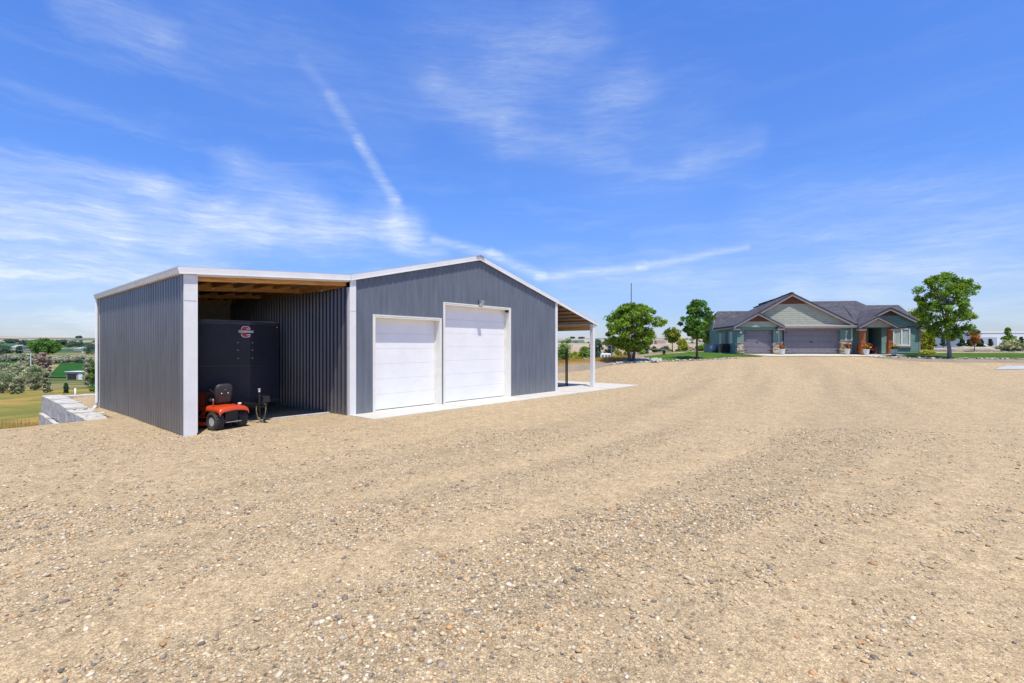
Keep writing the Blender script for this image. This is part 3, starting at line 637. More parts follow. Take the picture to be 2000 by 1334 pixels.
for sx in (-1, 1):
    mb = MB(); N = 15
    pts = [Vector((sx * (.13 - .12 * (i / (N - 1)) ** 2.0), -1.08, .46 - .40 * math.sin(i / (N - 1) * PI / 2))) for i in range(N)]
    for i in range(N - 1):
        d = pts[i + 1] - pts[i]; c = (pts[i] + pts[i + 1]) / 2; q = d.to_track_quat('Y', 'Z').to_matrix().to_4x4(); Mx = Matrix.Translation(c) @ q @ Matrix.Rotation(PI / 2 * (i % 2), 4, 'Y')
        ring = [Mx @ Vector((.014 * math.cos(a), .024 * math.sin(a), 0)) for a in [2 * PI * k / 8 for k in range(9)]]
        mb.tube(ring, .0045, 5, cap=False)
    mb.build('safety_chain', gold, TR, smooth=True)
# ------------------------------------------------------------------ lawn tractor
M['orange'] = mat('orange_paint', (.56, .06, .012), .35, .05, 6, coat=.3)
M['dkorange'] = M['orange']
M['seat'] = mat('black_vinyl', (.03, .03, .032), .5, .15, 12, bump=.1)
M['seatback'] = mat('seat_shell', (.045, .025, .022), .45, .3, 14)
M['rim'] = mat('grey_rim', (.62, .63, .64), .4, .05, 8)
TW = empty('lawn_tractor', S(-3.36, .36, -.045), YAW + R(11), 'orange ride-on lawn mower with black seat parked rear end first at the bay opening', 'lawn mower')
def tyre(name, r, w, rimr, parent, loc, lugs=20):
    e = empty(name, loc); e.parent = parent
    mb = MB(); Mx = Matrix.Rotation(PI / 2, 4, 'Y')
    h = w / 2
    prof = [(rimr, -h * .8), (r * .72, -h), (r * .9, -h * .98), (r * .975, -h * .82), (r, -h * .45), (r * 1.0, h * .45), (r * .975, h * .82), (r * .9, h * .98), (r * .72, h), (rimr, h * .8), (rimr * .96, 0)]
    mb.lathe(prof, 32, Mx, closed=True)
    for k in range(lugs):
        for j, sx in enumerate((-1, -.33, .33, 1)):
            a = 2 * PI * (k + (.5 if j % 2 else 0)) / lugs; ca, sa = math.cos(a), math.sin(a)
            Mk = Matrix.Translation((sx * h * .62, ca * (r + .002), sa * (r + .002))) @ Matrix.Rotation(a, 4, 'X')
            mb.box(-h * .17, h * .17, -.008, .014, -r * .085, r * .085, Mk)
    t_ = mb.build('tyre', M['rubber'], e)
    mb = MB(); mb.lathe([(rimr * 1.02, -h * .82), (rimr * .9, -h * .78), (rimr * .8, -h * .35), (rimr * .3, -h * .3), (rimr * .22, -h * .55), (rimr * .1, -h * .56)], 24, Mx)
    mb.lathe([(rimr * 1.02, h * .82), (rimr * .9, h * .78), (rimr * .8, h * .35), (rimr * .3, h * .3), (rimr * .22, h * .55), (rimr * .1, h * .56)], 24, Mx); mb.build('rim', M['rim'], e, smooth=False)
    return e
for sx in (-1, 1): tyre('rear_wheel', .238, .235, .115, TW, (sx * .315, 0, .238))
for sx in (-1, 1): tyre('front_wheel', .185, .15, .09, TW, (sx * .37, 1.22, .185), 16)
# rear fender: one swept orange shell
mb = MB(); n = 17
prof = []       # along y: wheel arch curve
for k in range(n):
    a = R(-38 + 176 * k / (n - 1)); prof.append((-.33 * math.cos(a) + .03, .26 + .335 * math.sin(a)))
vs = []; 
xsF = (-.40, -.395, -.36, -.30, -.21, -.10, 0, .10, .21, .30, .36, .395, .40)
def fz(x, y):
    e_ = max(0, abs(x) - .30) / .10
    return .625 + .015 * math.cos(x * 9) - .07 * e_ ** 2 - .30 * max(0, (-y - .22)) ** 1.5 * 4
ysF = (-.345, -.33, -.29, -.2, -.05, .1, .25, .36, .42)
vs = [(x * (1 - .06 * (j == 0)), y, fz(x, y) - (.075 if j == 0 else .02 if j == 1 else 0) - (.06 if i in (0, len(xsF) - 1) else 0)) for j, y in enumerate(ysF) for i, x in enumerate(xsF)]
nx = len(xsF); fs = [(j * nx + i, j * nx + i + 1, (j + 1) * nx + i + 1, (j + 1) * nx + i) for j in range(len(ysF) - 1) for i in range(nx - 1)]
mb.add(vs, fs); fd = mb.build('rear_fender', M['orange'], TW, smooth=True); sd = fd.modifiers.new('solid', 'SOLIDIFY'); sd.thickness = .02; ss = fd.modifiers.new('sub', 'SUBSURF'); ss.levels = ss.render_levels = 2
# side skirts of the fender dropping forward
mb = MB()
for sx in (-1, 1):
    mb.prism([(sx * .39, .28, .60), (sx * .39, .42, .60), (sx * .37, .60, .33), (sx * .37, .46, .30), (sx * .39, .34, .42)], (-sx * .02, 0, 0))
mb.box(-.42, .42, .42, .72, .30, .33); mb.build('footboard', M['orange'], TW, bevel=.008)
# rear plate, hitch, axle
mb = MB(); mb.box(-.17, .17, -.20, -.17, .24, .56); mb.box(-.15, .15, -.215, -.20, .40, .53); mb.build('rear_plate', M['black'], TW, bevel=.006)
mb = MB(); mb.box(-.20, .20, -.30, -.18, .205, .22); mb.tube([(-.24, 0, .238), (.24, 0, .238)], .04, 10); mb.build('hitch_plate', M['steel'], TW)
mb = MB(); mb.box(-.14, .14, -.16, 1.35, .30, .42); mb.build('frame', M['black'], TW)
# seat
mb = MB(); 
def loft(mb, secs, n=16, e=2.6):
    """secs: (cx, cy, cz, rx, ry, tilt axis) stacked superellipses in the local x/y plane rotated about x"""
    vs = []
    for (c, rx, ry, rot) in secs:
        for k in range(n):
            a = 2 * PI * k / n; x = abs(math.cos(a)) ** (2 / e) * math.copysign(rx, math.cos(a)); y = abs(math.sin(a)) ** (2 / e) * math.copysign(ry, math.sin(a))
            vs.append(Vector(c) + Matrix.Rotation(rot, 3, 'X') @ Vector((x, y, 0)))
    m = len(secs); fs = [(i * n + k, i * n + (k + 1) % n, (i + 1) * n + (k + 1) % n, (i + 1) * n + k) for i in range(m - 1) for k in range(n)]
    fs += [tuple(range(n))[::-1], tuple(range((m - 1) * n, m * n))]; mb.add(vs, fs)
# back rest: leaning slightly to the rear
loft(mb, [((0, .22, .66), .16, .05, 0), ((0, .21, .74), .215, .07, 0), ((0, .19, .92), .245, .075, 0), ((0, .17, 1.06), .24, .07, 0), ((0, .16, 1.14), .205, .055, 0), ((0, .16, 1.18), .13, .03, 0)])
bk = mb.build('seat_back', M['seat'], TW, smooth=True)
mb = MB(); mb.prism([(-.15, .14, .70), (.15, .14, .70), (.185, .105, 1.07), (-.185, .105, 1.07)], (0, .03, 0)); mb.build('seat_shell', M['seatback'], bk, bevel=.01)
for x, z in ((-.085, .93), (.085, .93), (0, 1.03)): mb = MB(); mb.blob((x, .112, z), (.017, .012, .017), 1, 0, 1); mb.build('seat_bolt', M['white'], bk)
mb = MB(); loft(mb, [((0, .40, .66), .19, .19, 0), ((0, .40, .70), .23, .22, 0), ((0, .40, .76), .23, .22, 0), ((0, .40, .785), .19, .18, 0)]); mb.build('seat_cushion', M['seat'], TW, smooth=True)
mb = MB(); mb.tube([(-.30, .12, .62), (-.34, .06, .76)], .012, 6); mb.blob((-.345, .05, .78), (.02, .02, .03), 1, 0, 1); mb.build('deck_lever', M['steel'], TW)
mb = MB(); mb.lathe([(.045, 0), (.045, .035), (.02, .04)], 12, Matrix.Translation((.27, -.10, .632))); mb.build('fuel_cap', M['white'], TW)
# hood, dash, wheel
mb = MB(); loft(mb, [((0, 1.06, .42), .26, .42, 0), ((0, 1.06, .62), .26, .43, 0), ((0, 1.04, .80), .23, .40, 0), ((0, 1.02, .88), .17, .33, 0), ((0, 1.0, .91), .10, .22, 0)], 20, 3); mb.build('hood', M['orange'], TW, smooth=True)
mb = MB(); mb.box(-.22, .22, .60, .66, .40, .88); mb.build('dashboard', M['black'], TW, bevel=.02)
mb = MB(); mb.tube([(0, .64, .80), (0, .52, 1.0)], .018, 8); q = Matrix.Translation((0, .51, 1.01)) @ Matrix.Rotation(R(32), 4, 'X')
mb.tube([q @ Vector((.17 * math.cos(a), .17 * math.sin(a), 0)) for a in [2 * PI * k / 24 for k in range(25)]], .014, 8, cap=False); mb.bar(q @ Vector((-.16, 0, 0)), q @ Vector((.16, 0, 0)), .03, .015); mb.build('steering_wheel', M['black'], TW)
mb = MB(); loft(mb, [((0, .66, .10), .50, .34, 0), ((0, .66, .18), .53, .36, 0), ((0, .66, .20), .50, .33, 0)], 24, 2.8); mb.prism([(.5, .5, .12), (.68, .56, .08), (.68, .74, .08), (.5, .82, .12)], (0, 0, .05)); mb.build('mower_deck', M['orange'], TW, smooth=False, bevel=.006)
mb = MB(); mb.prism([(.40, -.12, .10), (.56, -.08, .13), (.52, .05, .15), (.40, .05, .12)], (0, 0, .02)); mb.build('deflector', M['steel'], TW)
# ------------------------------------------------------------------ kennel panel and dog under the right lean-to
KN = empty('kennel_panel', S(12.2, 1.25, 0), YAW, 'black wire kennel panel with a square post standing on the slab under the right lean-to', 'fence')
mb = MB(); mb.box(1.44, 1.50, -.03, .03, .003, 2.0); mb.build('post', M['black'], KN)
mb = MB(); mb.box(1.32, 1.355, -.02, .02, .05, 1.95); mb.box(-1.1, 1.28, -.02, .02, 1.9, 1.95); mb.box(-1.1, 1.28, -.02, .02, .05, .1); mb.build('frame', M['black'], KN)
mb = MB()
for k in range(23): x = -1.1 + k * .105; mb.box(x - .0025, x + .0025, -.0025, .0025, .1, 1.9)
for k in range(17): z = .15 + k * .105; mb.box(-1.1, 1.28, .0027, .0075, z - .0025, z + .0025)
mb.build('wire_mesh', M['black'], KN)
mb = MB()
loft(mb, [((0, 0, 0), .14, .16, 0), ((0, 0, .22), .20, .20, 0), ((0, .0, .45), .16, .17, 0), ((0, -.03, .62), .11, .12, 0), ((0, -.06, .76), .08, .09, 0)], 16, 2)
# ------------------------------------------------------------------ wire fence on the grass beyond the gravel edge
M['wire'] = mat('fence_wire', (.30, .21, .12), .6, .1, 5)
def wirefence(name, pts, h, label, step=.16, r=.0032, post_step=2.4):
    e = empty(name, (pts[0].x, pts[0].y, pts[0].z), 0, label, 'fence'); O = pts[0]
    mb = MB(); mp = MB(); L = 0
    seg = []
    for a, b_ in zip(pts, pts[1:]):
        n = max(1, int((b_ - a).length / step)); seg += [a.lerp(b_, i / n) for i in range(n)]
    seg.append(pts[-1]); seg = [Vector((p.x, p.y, Hs(p.x, p.y))) - O for p in seg]
    for i, p in enumerate(seg): mb.box(p.x - r, p.x + r, p.y - r, p.y + r, p.z, p.z + h)
    for k in range(int(h / step) + 1):
        z = .03 + k * step
        for p, q in zip(seg, seg[1:]): mb.bar(p + Vector((0, 0, z)), q + Vector((0, 0, z)), r * 2, r * 2)
    mb.build('wire_mesh', M['wire'], e)
    for i in range(0, len(seg), int(post_step / step)):
        mp = MB(); p = seg[i]; mp.box(p.x - .012, p.x + .012, p.y - .012, p.y + .012, p.z - .1, p.z + h + .06); mp.build('post', M['wire'], e)
    return e
f0 = Vector((-23, 16.6, 0)); f1 = S(-6.4, 9.0); f2 = S(-6.6, 16)
wirefence('wire_fence', [Vector((f0.x, f0.y, Hs(f0.x, f0.y))), Vector((f1.x, f1.y, Hs(f1.x, f1.y)))], 1.25, 'low wire mesh fence on the dry grass beyond the gravel edge', .13, .0035)
fr0, fr1 = onH(1092, 50), onH(1230, 58)
wirefence('farm_fence', [onH(1086, 66), onH(1212, 70), onH(1236, 72)], 1.15, 'thin farm fence crossing the slope behind the right lean-to', .35, .008, 3.5)
# ------------------------------------------------------------------ vegetation
M['bark'] = mat('bark', (.11, .08, .06), .9, .25, 8, bump=.8, bs=30)
M['barkgrey'] = mat('grey_bark', (.17, .17, .18), .9, .25, 8, bump=.8, bs=30)
L_ = {'elm': leafmat('leaf_elm', (.165, .28, .038)), 'maple': leafmat('leaf_maple', (.11, .235, .055)), 'dark': leafmat('leaf_dark', (.055, .11, .045), .25), 'yellow': leafmat('leaf_yellow', (.30, .34, .045)), 'olive': leafmat('leaf_olive', (.37, .40, .28), .25),
      'green': leafmat('leaf_green', (.15, .27, .04)), 'conifer': leafmat('leaf_conifer', (.055, .10, .055), .15), 'orange': leafmat('leaf_orange', (.36, .16, .055)), 'blue': leafmat('leaf_bluegreen', (.075, .14, .08), .2), 'tan': leafmat('leaf_dead', (.36, .29, .24), .2), 'dist': leafmat('leaf_distant', (.075, .13, .075), .2), 'redf': leafmat('petal_red', (.42, .02, .02)), 'yelf': leafmat('petal_yellow', (.62, .45, .06)), 'hosta': leafmat('leaf_lime', (.42, .44, .09))}
def leafcloud(name, centers, radii, per, size, m, parent, seed=0, up=.35, shade=.35, flat=.75, col2=None, hz=0.0):
    rg = np.random.default_rng(seed); C = np.repeat(np.array(centers, float), per, 0); Rr = np.repeat(np.array(radii, float), per)
    n = len(C); d = rg.normal(size=(n, 3)); d /= np.linalg.norm(d, axis=1, keepdims=True); rad = rg.random(n) ** .45
    P = C + d * (Rr * rad)[:, None] * np.array([1, 1, flat])
    nrm = rg.normal(size=(n, 3)) + d * .9 + np.array([0, 0, up]); nrm /= np.linalg.norm(nrm, axis=1, keepdims=True)
    t = np.cross(nrm, rg.normal(size=(n, 3))); t /= np.linalg.norm(t, axis=1, keepdims=True) + 1e-9; u = np.cross(nrm, t)
    s = size * rg.uniform(.6, 1.35, n)[:, None]
    V = np.stack([P - t * s, P + u * s * .55, P + t * s, P - u * s * .55], 1).reshape(-1, 3)
    Fc = np.arange(4 * n).reshape(n, 4)
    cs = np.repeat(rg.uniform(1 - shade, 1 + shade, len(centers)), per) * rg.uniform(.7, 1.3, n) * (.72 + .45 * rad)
    col = np.stack([cs * rg.uniform(.85, 1.25, n), cs, cs * rg.uniform(.7, 1.1, n), np.ones(n)], 1)
    if col2 is not None:
        k = (np.repeat(rg.random(len(centers)), per) < col2[3]); col[k, :3] = cs[k, None] * np.array(col2[:3])
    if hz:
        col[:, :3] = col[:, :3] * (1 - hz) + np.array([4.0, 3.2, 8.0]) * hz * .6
    return npmesh(name, V, Fc, m, parent, np.repeat(col, 4, 0))
def tree(name, loc, h, cw, cbot, leaf, label, group=None, cat='tree', trunk=.1, nl=60, per=90, size=.11, seed=1, lr=.17, bark='bark', shape='round', col2=None, cd=None, lean=0, fork=1, stems=1, hz=0.0, flat=.75):
    """crown between height cbot and h, width cw (metres)"""
    e = empty(name, loc, 0, label, cat, group); rnd = random.Random(seed); cd = cd or cw
    cc = Vector((lean, 0, (cbot + h) / 2)); rz_ = (h - cbot) / 2; cen = []; rad = []
    while len(cen) < nl:
        a = rnd.uniform(0, 2 * PI); z = rnd.uniform(-1, 1); q = rnd.random() ** .42
        if shape == 'cone': w = (1 - (z + 1) / 2) ** .85 * .98 + .05
        elif shape == 'vase': w = math.sqrt(max(0, 1 - (z - .15) ** 2 / 1.35)) * (.62 + .38 * (z + 1) / 2 + .05)
        elif shape == 'bush': w = math.sqrt(max(0, 1 - max(0, z) ** 2)) * (1 if z > -.5 else .85)
        else: w = math.sqrt(max(0, 1 - z * z))
        if shape == 'oval': w = math.sqrt(max(0, 1 - abs(z) ** 2.4)) * (1 + .14 * mnoise.noise(Vector((math.cos(a) * 2.4, math.sin(a) * 2.4, z * 2.6 + seed * 2.3))) * 2); q = .2 + .8 * q
        if shape == 'ragged': w *= 1 + .3 * mnoise.noise(Vector((math.cos(a) * 2.4, math.sin(a) * 2.4, z * 2.6 + seed * 2.3))) * 2; q = .25 + .75 * q
        w *= 1 + .22 * mnoise.noise(Vector((math.cos(a) * 1.4, math.sin(a) * 1.4, z * 1.6 + seed * 5.1))) * 2
        r_ = lr * cw * rnd.uniform(.55, 1.15) * (.6 if shape == 'cone' and z > .4 else 1)
        k = max(0, 1 - r_ / (cw / 2)) if shape != 'cone' else .8
        cen.append(cc + Vector((math.cos(a) * q * w * cw / 2 * k, math.sin(a) * q * w * cd / 2 * k, z * rz_ * (1 - r_ * .7 / max(rz_, .01) * .9)))); rad.append(r_)
    if trunk:
        mb = MB()
        for st in range(stems):
            ox = (st - (stems - 1) / 2) * trunk * 2.2
            top = cc + Vector((ox * 3, 0, rz_ * .35))
            tp = [Vector((ox, 0, -.15)), Vector((ox * 1.1 + .02, .01, cbot * .5)), Vector((ox * 1.6 + lean * .3, 0, cbot)), Vector((ox * 2 + lean * .8, .02, (cbot + cc.z) / 2)), top]
            mb.tube(tp, [trunk * 1.25, trunk, trunk * .88, trunk * .6, trunk * .2], 9)
            for i, c in enumerate(cen):
                if i % stems != st or i > 46: continue
                f = rnd.uniform(.15, .8); s0 = tp[2].lerp(tp[4], f * max(.05, min(1, (c.z - cbot) / max(.1, top.z - cbot)))); m_ = s0.lerp(c, .5) + Vector((0, 0, -.08 * cw * rnd.random()))
                mb.tube([s0, m_, c], [trunk * .38 * (1 - f * .5), trunk * .2, trunk * .06], 5, cap=False)
        mb.build('trunk', M[bark], e, smooth=True)
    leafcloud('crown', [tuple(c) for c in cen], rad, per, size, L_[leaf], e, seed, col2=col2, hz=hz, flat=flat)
    return e
# yard trees
pt = ground(1233, 706.5); Y = pt.y; sz = Y / F
tree('elm_tree', pt, 116 * sz, 112 * sz, 19 * sz, 'elm', 'broad bushy green tree with forked trunk in the cobble bed right of the shop', trunk=.13, nl=195, per=110, size=.085, seed=4, lr=.095, fork=2, stems=2, shape='ragged')
pt = ground(1361, 701.8); sz = pt.y / F
tree('maple_tree', pt, 117 * sz, 70 * sz, 38 * sz, 'maple', 'dark green upright maple on the lawn left of the house', trunk=.085, nl=85, per=95, size=.10, seed=9, lr=.13, shape='ragged')
pt = ground(1854, 700.3); sz = pt.y / F
tree('maple_tree', pt, 168 * sz, 107 * sz, 34 * sz, 'green', 'large green maple with grey trunk at the right end of the house lawn', trunk=.13, nl=150, per=120, size=.085, seed=15, lr=.10, bark='barkgrey', shape='oval', lean=-.3, col2=(2.0, 1.5, .8, .12))
g_y = 'small trees and shrubs beside the house'
pt = onH(1389, 56); tree('yellow_green_tree', pt, 4.0, 2.6, .8, 'yellow', 'bright yellow green tree against the left wall of the house', g_y, trunk=.07, nl=45, per=80, size=.12, seed=21, lr=.2)
pt = onH(1313, 57); tree('round_tree', pt, 2.9, 2.4, 1.0, 'yellow', 'small round yellow green tree past the lawn between the two yard trees', g_y, trunk=.05, nl=40, per=80, size=.10, seed=22, lr=.2, col2=(.35, .55, .6, .35))
pt = onH(1332, 56); tree('shrub', pt, 1.5, 1.7, .1, 'yellow', 'low yellow shrub touching the small round tree', g_y, 'shrub', trunk=0, nl=20, per=60, size=.10, seed=23, lr=.22, shape='bush')
pt = at(1903, 684, 58); pt.z = Hs(pt.x, pt.y); tree('young_maple', pt, 2.75, 1.8, .85, 'orange', 'young tree with orange and green leaves beyond the right lawn', None, trunk=.04, nl=36, per=60, size=.09, seed=31, lr=.2, col2=(.32, 1.0, .8, .5))
pt = ground(1968, 685.5); s_ = pt.y / F; tree('conifer_tree', pt, 46 * s_, 30 * s_, .3, 'green', 'tall leafy green conifer beyond the right lawn', None, trunk=.06, nl=50, per=80, size=.10, seed=32, lr=.2, shape='cone')
pt = ground(1975, 687); s_ = pt.y / F; tree('juniper_shrub', pt, 25 * s_, 46 * s_, .0, 'olive', 'spreading grey green juniper in front of the green conifer', None, 'shrub', trunk=0, nl=50, per=70, size=.12, seed=33, lr=.14, shape='bush')
pt = ground(2010, 686); s_ = pt.y / F; tree('juniper_shrub', pt, 19 * s_, 26 * s_, .0, 'tan', 'rusty brown shrub cut by the right edge of the view', None, 'shrub', trunk=0, nl=20, per=60, size=.12, seed=34, lr=.18, shape='bush')
lab = ['slim dark young conifer behind the right lawn, first from the house', 'dark young conifer just behind the big maple trunk', 'dark conifer between the big maple and the orange young tree', 'dark conifer left of the orange young tree', 'dark conifer right of the orange young tree', 'dark conifer in front of the warehouse, left of the tall leafy one', 'dark conifer at the right edge in front of the warehouse']
for i, (px, top, w) in enumerate(((1823, 656, 9), (1842, 658, 12), (1878, 658, 14), (1892, 662, 12), (1916, 661, 14), (1934, 661, 13), (1994, 656, 17))):
    pt = onH(px, 88); s_ = 88 / F; hh = (674.5 - top) * s_; pt.z = CAMZ - (675.5 - HY) * s_ - .3
    tree('dark_conifer', pt, hh + .3, w * s_, .1, 'conifer', lab[i], 'row of dark conifers before the warehouse', trunk=.06, nl=22, per=50, size=.17, seed=40 + i, lr=.22, shape='cone')
pt = onH(1812, 62); tree('yellow_shrub', pt, 3.3, 1.9, .1, 'yellow', 'tall yellow green shrub at the right corner of the house', None, 'shrub', trunk=0, nl=36, per=70, size=.12, seed=50, lr=.22, shape='bush')
pt = onH(1788, 60); tree('back_tree', pt, 5.6, 3.2, 1.5, 'yellow', 'yellow green tree behind the right end of the house roof', None, trunk=.07, nl=40, per=70, size=.13, seed=51, lr=.2)
# middle distance seen between lean-to and house : each bush and tree of its own
gm = 'bushes and trees on the slope behind the yard'
spec = [ # px, base py, Y, height px, width px, leaf, seed, label
 (1102, 712, 62, 56, 46, 'green', 'tall feathery green bush just behind the kennel panel'),
 (1122, 716, 56, 30, 40, 'yellow', 'yellowish bush at the foot of the tall feathery one'),
 (1098, 708, 56, 30, 26, 'green', 'dense green bush low behind the kennel panel at the shop corner'),
 (1134, 706, 70, 22, 26, 'elm', 'lime green bush between the feathery bush and the porch post'),
 (1141, 702, 96, 26, 34, 'green', 'round green bush seen left of the porch post'),
 (1168, 696, 175, 34, 34, 'blue', 'dark blue green tree seen just right of the porch post'),
 (1158, 690, 230, 20, 26, 'blue', 'dark tree partly hidden behind the porch post'),
 (1207, 697, 120, 16, 24, 'yellow', 'pale yellow bush beside the white camper'),
 (1222, 697, 116, 14, 16, 'yellow', 'small lime bush behind the forked trunk'),
 (1196, 672, 420, 14, 40, 'blue', 'distant dark tree above the white camper'),
 (1250, 700, 74, 24, 26, 'green', 'green bush right of the forked trunk'),
 (1262, 701, 80, 26, 24, 'blue', 'blue green bush behind the cobble bed'),
 (1278, 700, 86, 24, 22, 'dark', 'dark pointed bush between the broad tree and the birdhouse'),
 (1292, 699, 90, 22, 24, 'blue', 'blue green bush left of the small round tree'),
 (1308, 699, 86, 18, 26, 'green', 'green bush under the small round tree'),
 (1328, 699, 84, 20, 26, 'blue', 'blue green bush right of the small round tree trunk'),
 (1345, 697, 80, 20, 20, 'olive', 'pale scrubby bush left of the upright maple trunk'),
 (1372, 697, 70, 24, 30, 'green', 'green bush behind the upright maple trunk'),
 (1392, 697, 66, 20, 24, 'green', 'low green bush behind the blue tank'),
]
for i, (px, by, Yd, hp_, wp_, lf, lb) in enumerate(spec):
    s_ = Yd / F; p = at(px, by, Yd); g = Hs(p.x, p.y); top = CAMZ - (by - hp_ - HY) * s_
    p.z = g; hh = max(top - g, .8); wv = wp_ * s_
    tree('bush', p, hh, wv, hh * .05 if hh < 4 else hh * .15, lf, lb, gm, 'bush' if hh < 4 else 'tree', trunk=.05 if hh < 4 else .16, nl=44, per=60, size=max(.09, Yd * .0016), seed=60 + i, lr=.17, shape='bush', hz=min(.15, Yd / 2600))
# left valley: silver shrubs, big tree, sheds
gl = 'silver leaved shrubs in the valley at the left'
specL = [
 (6, 757, 46, 38, 66, 'olive', 'biggest silver shrub at the left edge of the view'),
 (34, 759, 43, 24, 26, 'olive', 'low silver shrub at the right foot of the biggest one'),
 (68, 746, 56, 34, 46, 'olive', 'round silver tree with dark short trunks in the centre of the valley view'),
 (91, 756, 46, 32, 20, 'olive', 'narrow silver shrub standing on the dry grass'),
 (34, 729, 84, 22, 34, 'olive', 'silver shrub behind the round silver tree, towards the road'),
 (6, 728, 100, 20, 60, 'olive', 'silver thicket at the far left below the road'),
 (176, 734, 66, 38, 32, 'olive', 'silver tree leaning over the low shed near the shop wall'),
 (186, 751, 47, 42, 24, 'green', 'green bush against the shop corner and the silver tree'),
 (108, 710, 250, 12, 36, 'olive', 'silver thicket above the left end of the crop field'),
 (132, 708, 260, 15, 36, 'olive', 'silver thicket above the middle of the crop field'),
 (156, 707, 250, 13, 32, 'olive', 'silver thicket above the right end of the crop field'),
 (20, 706, 280, 14, 50, 'olive', 'silver thicket beyond the valley road'),
 (54, 712, 190, 22, 34, 'olive', 'silver thicket left of the big green valley tree'),
 (84, 716, 150, 28, 30, 'tan', 'bare brown bush in front of the big green tree'),
 (129, 757, 44, 9, 9, 'blue', 'tiny young pine alone on the dry grass'),
]
for i, (px, by, Yd, hp_, wp_, lf, lb) in enumerate(specL):
    s_ = Yd / F; p = at(px, by, Yd); g = Hs(p.x, p.y); top = CAMZ - (by - hp_ - HY) * s_; p.z = g; hh = max(top - g, .4)
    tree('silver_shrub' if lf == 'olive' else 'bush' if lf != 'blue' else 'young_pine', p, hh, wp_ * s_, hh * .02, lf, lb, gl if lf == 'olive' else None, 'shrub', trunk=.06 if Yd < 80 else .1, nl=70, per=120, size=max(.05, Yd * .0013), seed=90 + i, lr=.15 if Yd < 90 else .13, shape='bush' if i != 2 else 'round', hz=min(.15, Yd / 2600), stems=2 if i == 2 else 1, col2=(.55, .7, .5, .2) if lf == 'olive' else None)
p = at(88, 702, 300); p.z = Hs(p.x, p.y); s_ = 300 / F
tree('valley_tree', p, 45 * s_, 62 * s_, 3.5, 'maple', 'big spreading green tree rising in the middle of the valley', None, trunk=.5, nl=110, per=70, size=.42, seed=120, lr=.13, hz=.05)
far = [(6, 692, 430, 20, 34, 'dark round tree at the left edge of the valley'), (38, 686, 520, 11, 14, 'small green tree between the tan valley houses'), (180, 688, 430, 18, 34, 'dark green trees beside the shop corner, below the tan house'), (146, 676, 900, 12, 40, 'rounded green trees above the tan warehouses'), (122, 675, 1000, 12, 24, 'dark trees left of the rounded ones above the warehouses'), (22, 668, 1300, 7, 26, 'dark hillside trees far left, lower clump'), (48, 676, 1000, 12, 30, 'dark hillside trees above the valley houses'), (150, 662, 2350, 5.5, 6, 'left one of two small trees on the skyline'), (157, 662, 2350, 6.5, 7, 'right one of two small trees on the skyline'), (1118, 662, 2400, 4.5, 12, 'skyline trees seen under the right lean-to, left clump'), (1136, 662, 2400, 4.0, 14, 'skyline trees seen under the right lean-to, right clump')]
for i, (px, by, Yd, hp_, wp_, lb) in enumerate(far):
    s_ = Yd / F; p = onH(px, Yd); top = CAMZ - (by - hp_ - HY) * s_; hh = max(top - p.z, 3)
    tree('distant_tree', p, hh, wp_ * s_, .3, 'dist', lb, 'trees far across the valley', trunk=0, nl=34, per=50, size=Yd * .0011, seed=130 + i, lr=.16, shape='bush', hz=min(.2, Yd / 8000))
# far hedgerows that read as one mass
cen = []; rad = []
rg = random.Random(5)
for (xa, xb, Yd, n_, top) in ((-1500, -700, 1500, 46, 7), (-700, 1500, 1700, 90, 8), (200, 900, 800, 40, 7), (300, 2500, 2300, 60, 9), (-1400, -300, 1150, 40, 8), (150, 420, 500, 30, 6), (900, 1900, 900, 60, 7)):
    for k in range(n_):
        x = rg.uniform(xa, xb); y = Yd * rg.uniform(.93, 1.08); r = top * rg.uniform(.4, .9); cen.append((x, y, Hs(x, y) + r * .5)); rad.append(r)
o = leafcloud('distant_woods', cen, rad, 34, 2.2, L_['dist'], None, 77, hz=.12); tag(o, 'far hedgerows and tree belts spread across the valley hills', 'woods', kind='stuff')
# right side tree belt beyond the house, on the level land
cen = []; rad = []
for k in range(90):
    x = rg.uniform(118, 190); y = rg.uniform(190, 220); r = rg.uniform(1.2, 2.6); cen.append((x, y, Hs(x, y) + r)); rad.append(r)
for k in range(60):
    x = rg.uniform(66, 140); y = rg.uniform(105, 130); r = rg.uniform(.5, .9); 
    if x / y * F + 1000 < 1812: cen.append((x, y, Hs(x, y) + r)); rad.append(r)
o = leafcloud('tree_belt', cen, rad, 60, .5, L_['dist'], None, 78, hz=.02); tag(o, 'green tree belt on the level land beyond the right end of the house', 'trees', kind='stuff')
# ------------------------------------------------------------------ kettle grill half hidden by the shop corner
KG = empty('kettle_grill', S(11.62, 1.95, 0), YAW, 'black round kettle grill half hidden behind the right shop corner', 'grill')
mb = MB(); mb.lathe([(.02, .50), (.14, .53), (.22, .60), (.245, .67), (.25, .69), (.24, .74), (.17, .83), (.05, .87), (.02, .88)], 20); mb.build('bowl', M['black'], KG, smooth=True)
for a in (0, 2.1, 4.2):
    mb = MB(); mb.tube([(.05 * math.cos(a), .05 * math.sin(a), .54), (.2 * math.cos(a), .2 * math.sin(a), .003)], .013, 6); mb.build('leg', M['black'], KG)
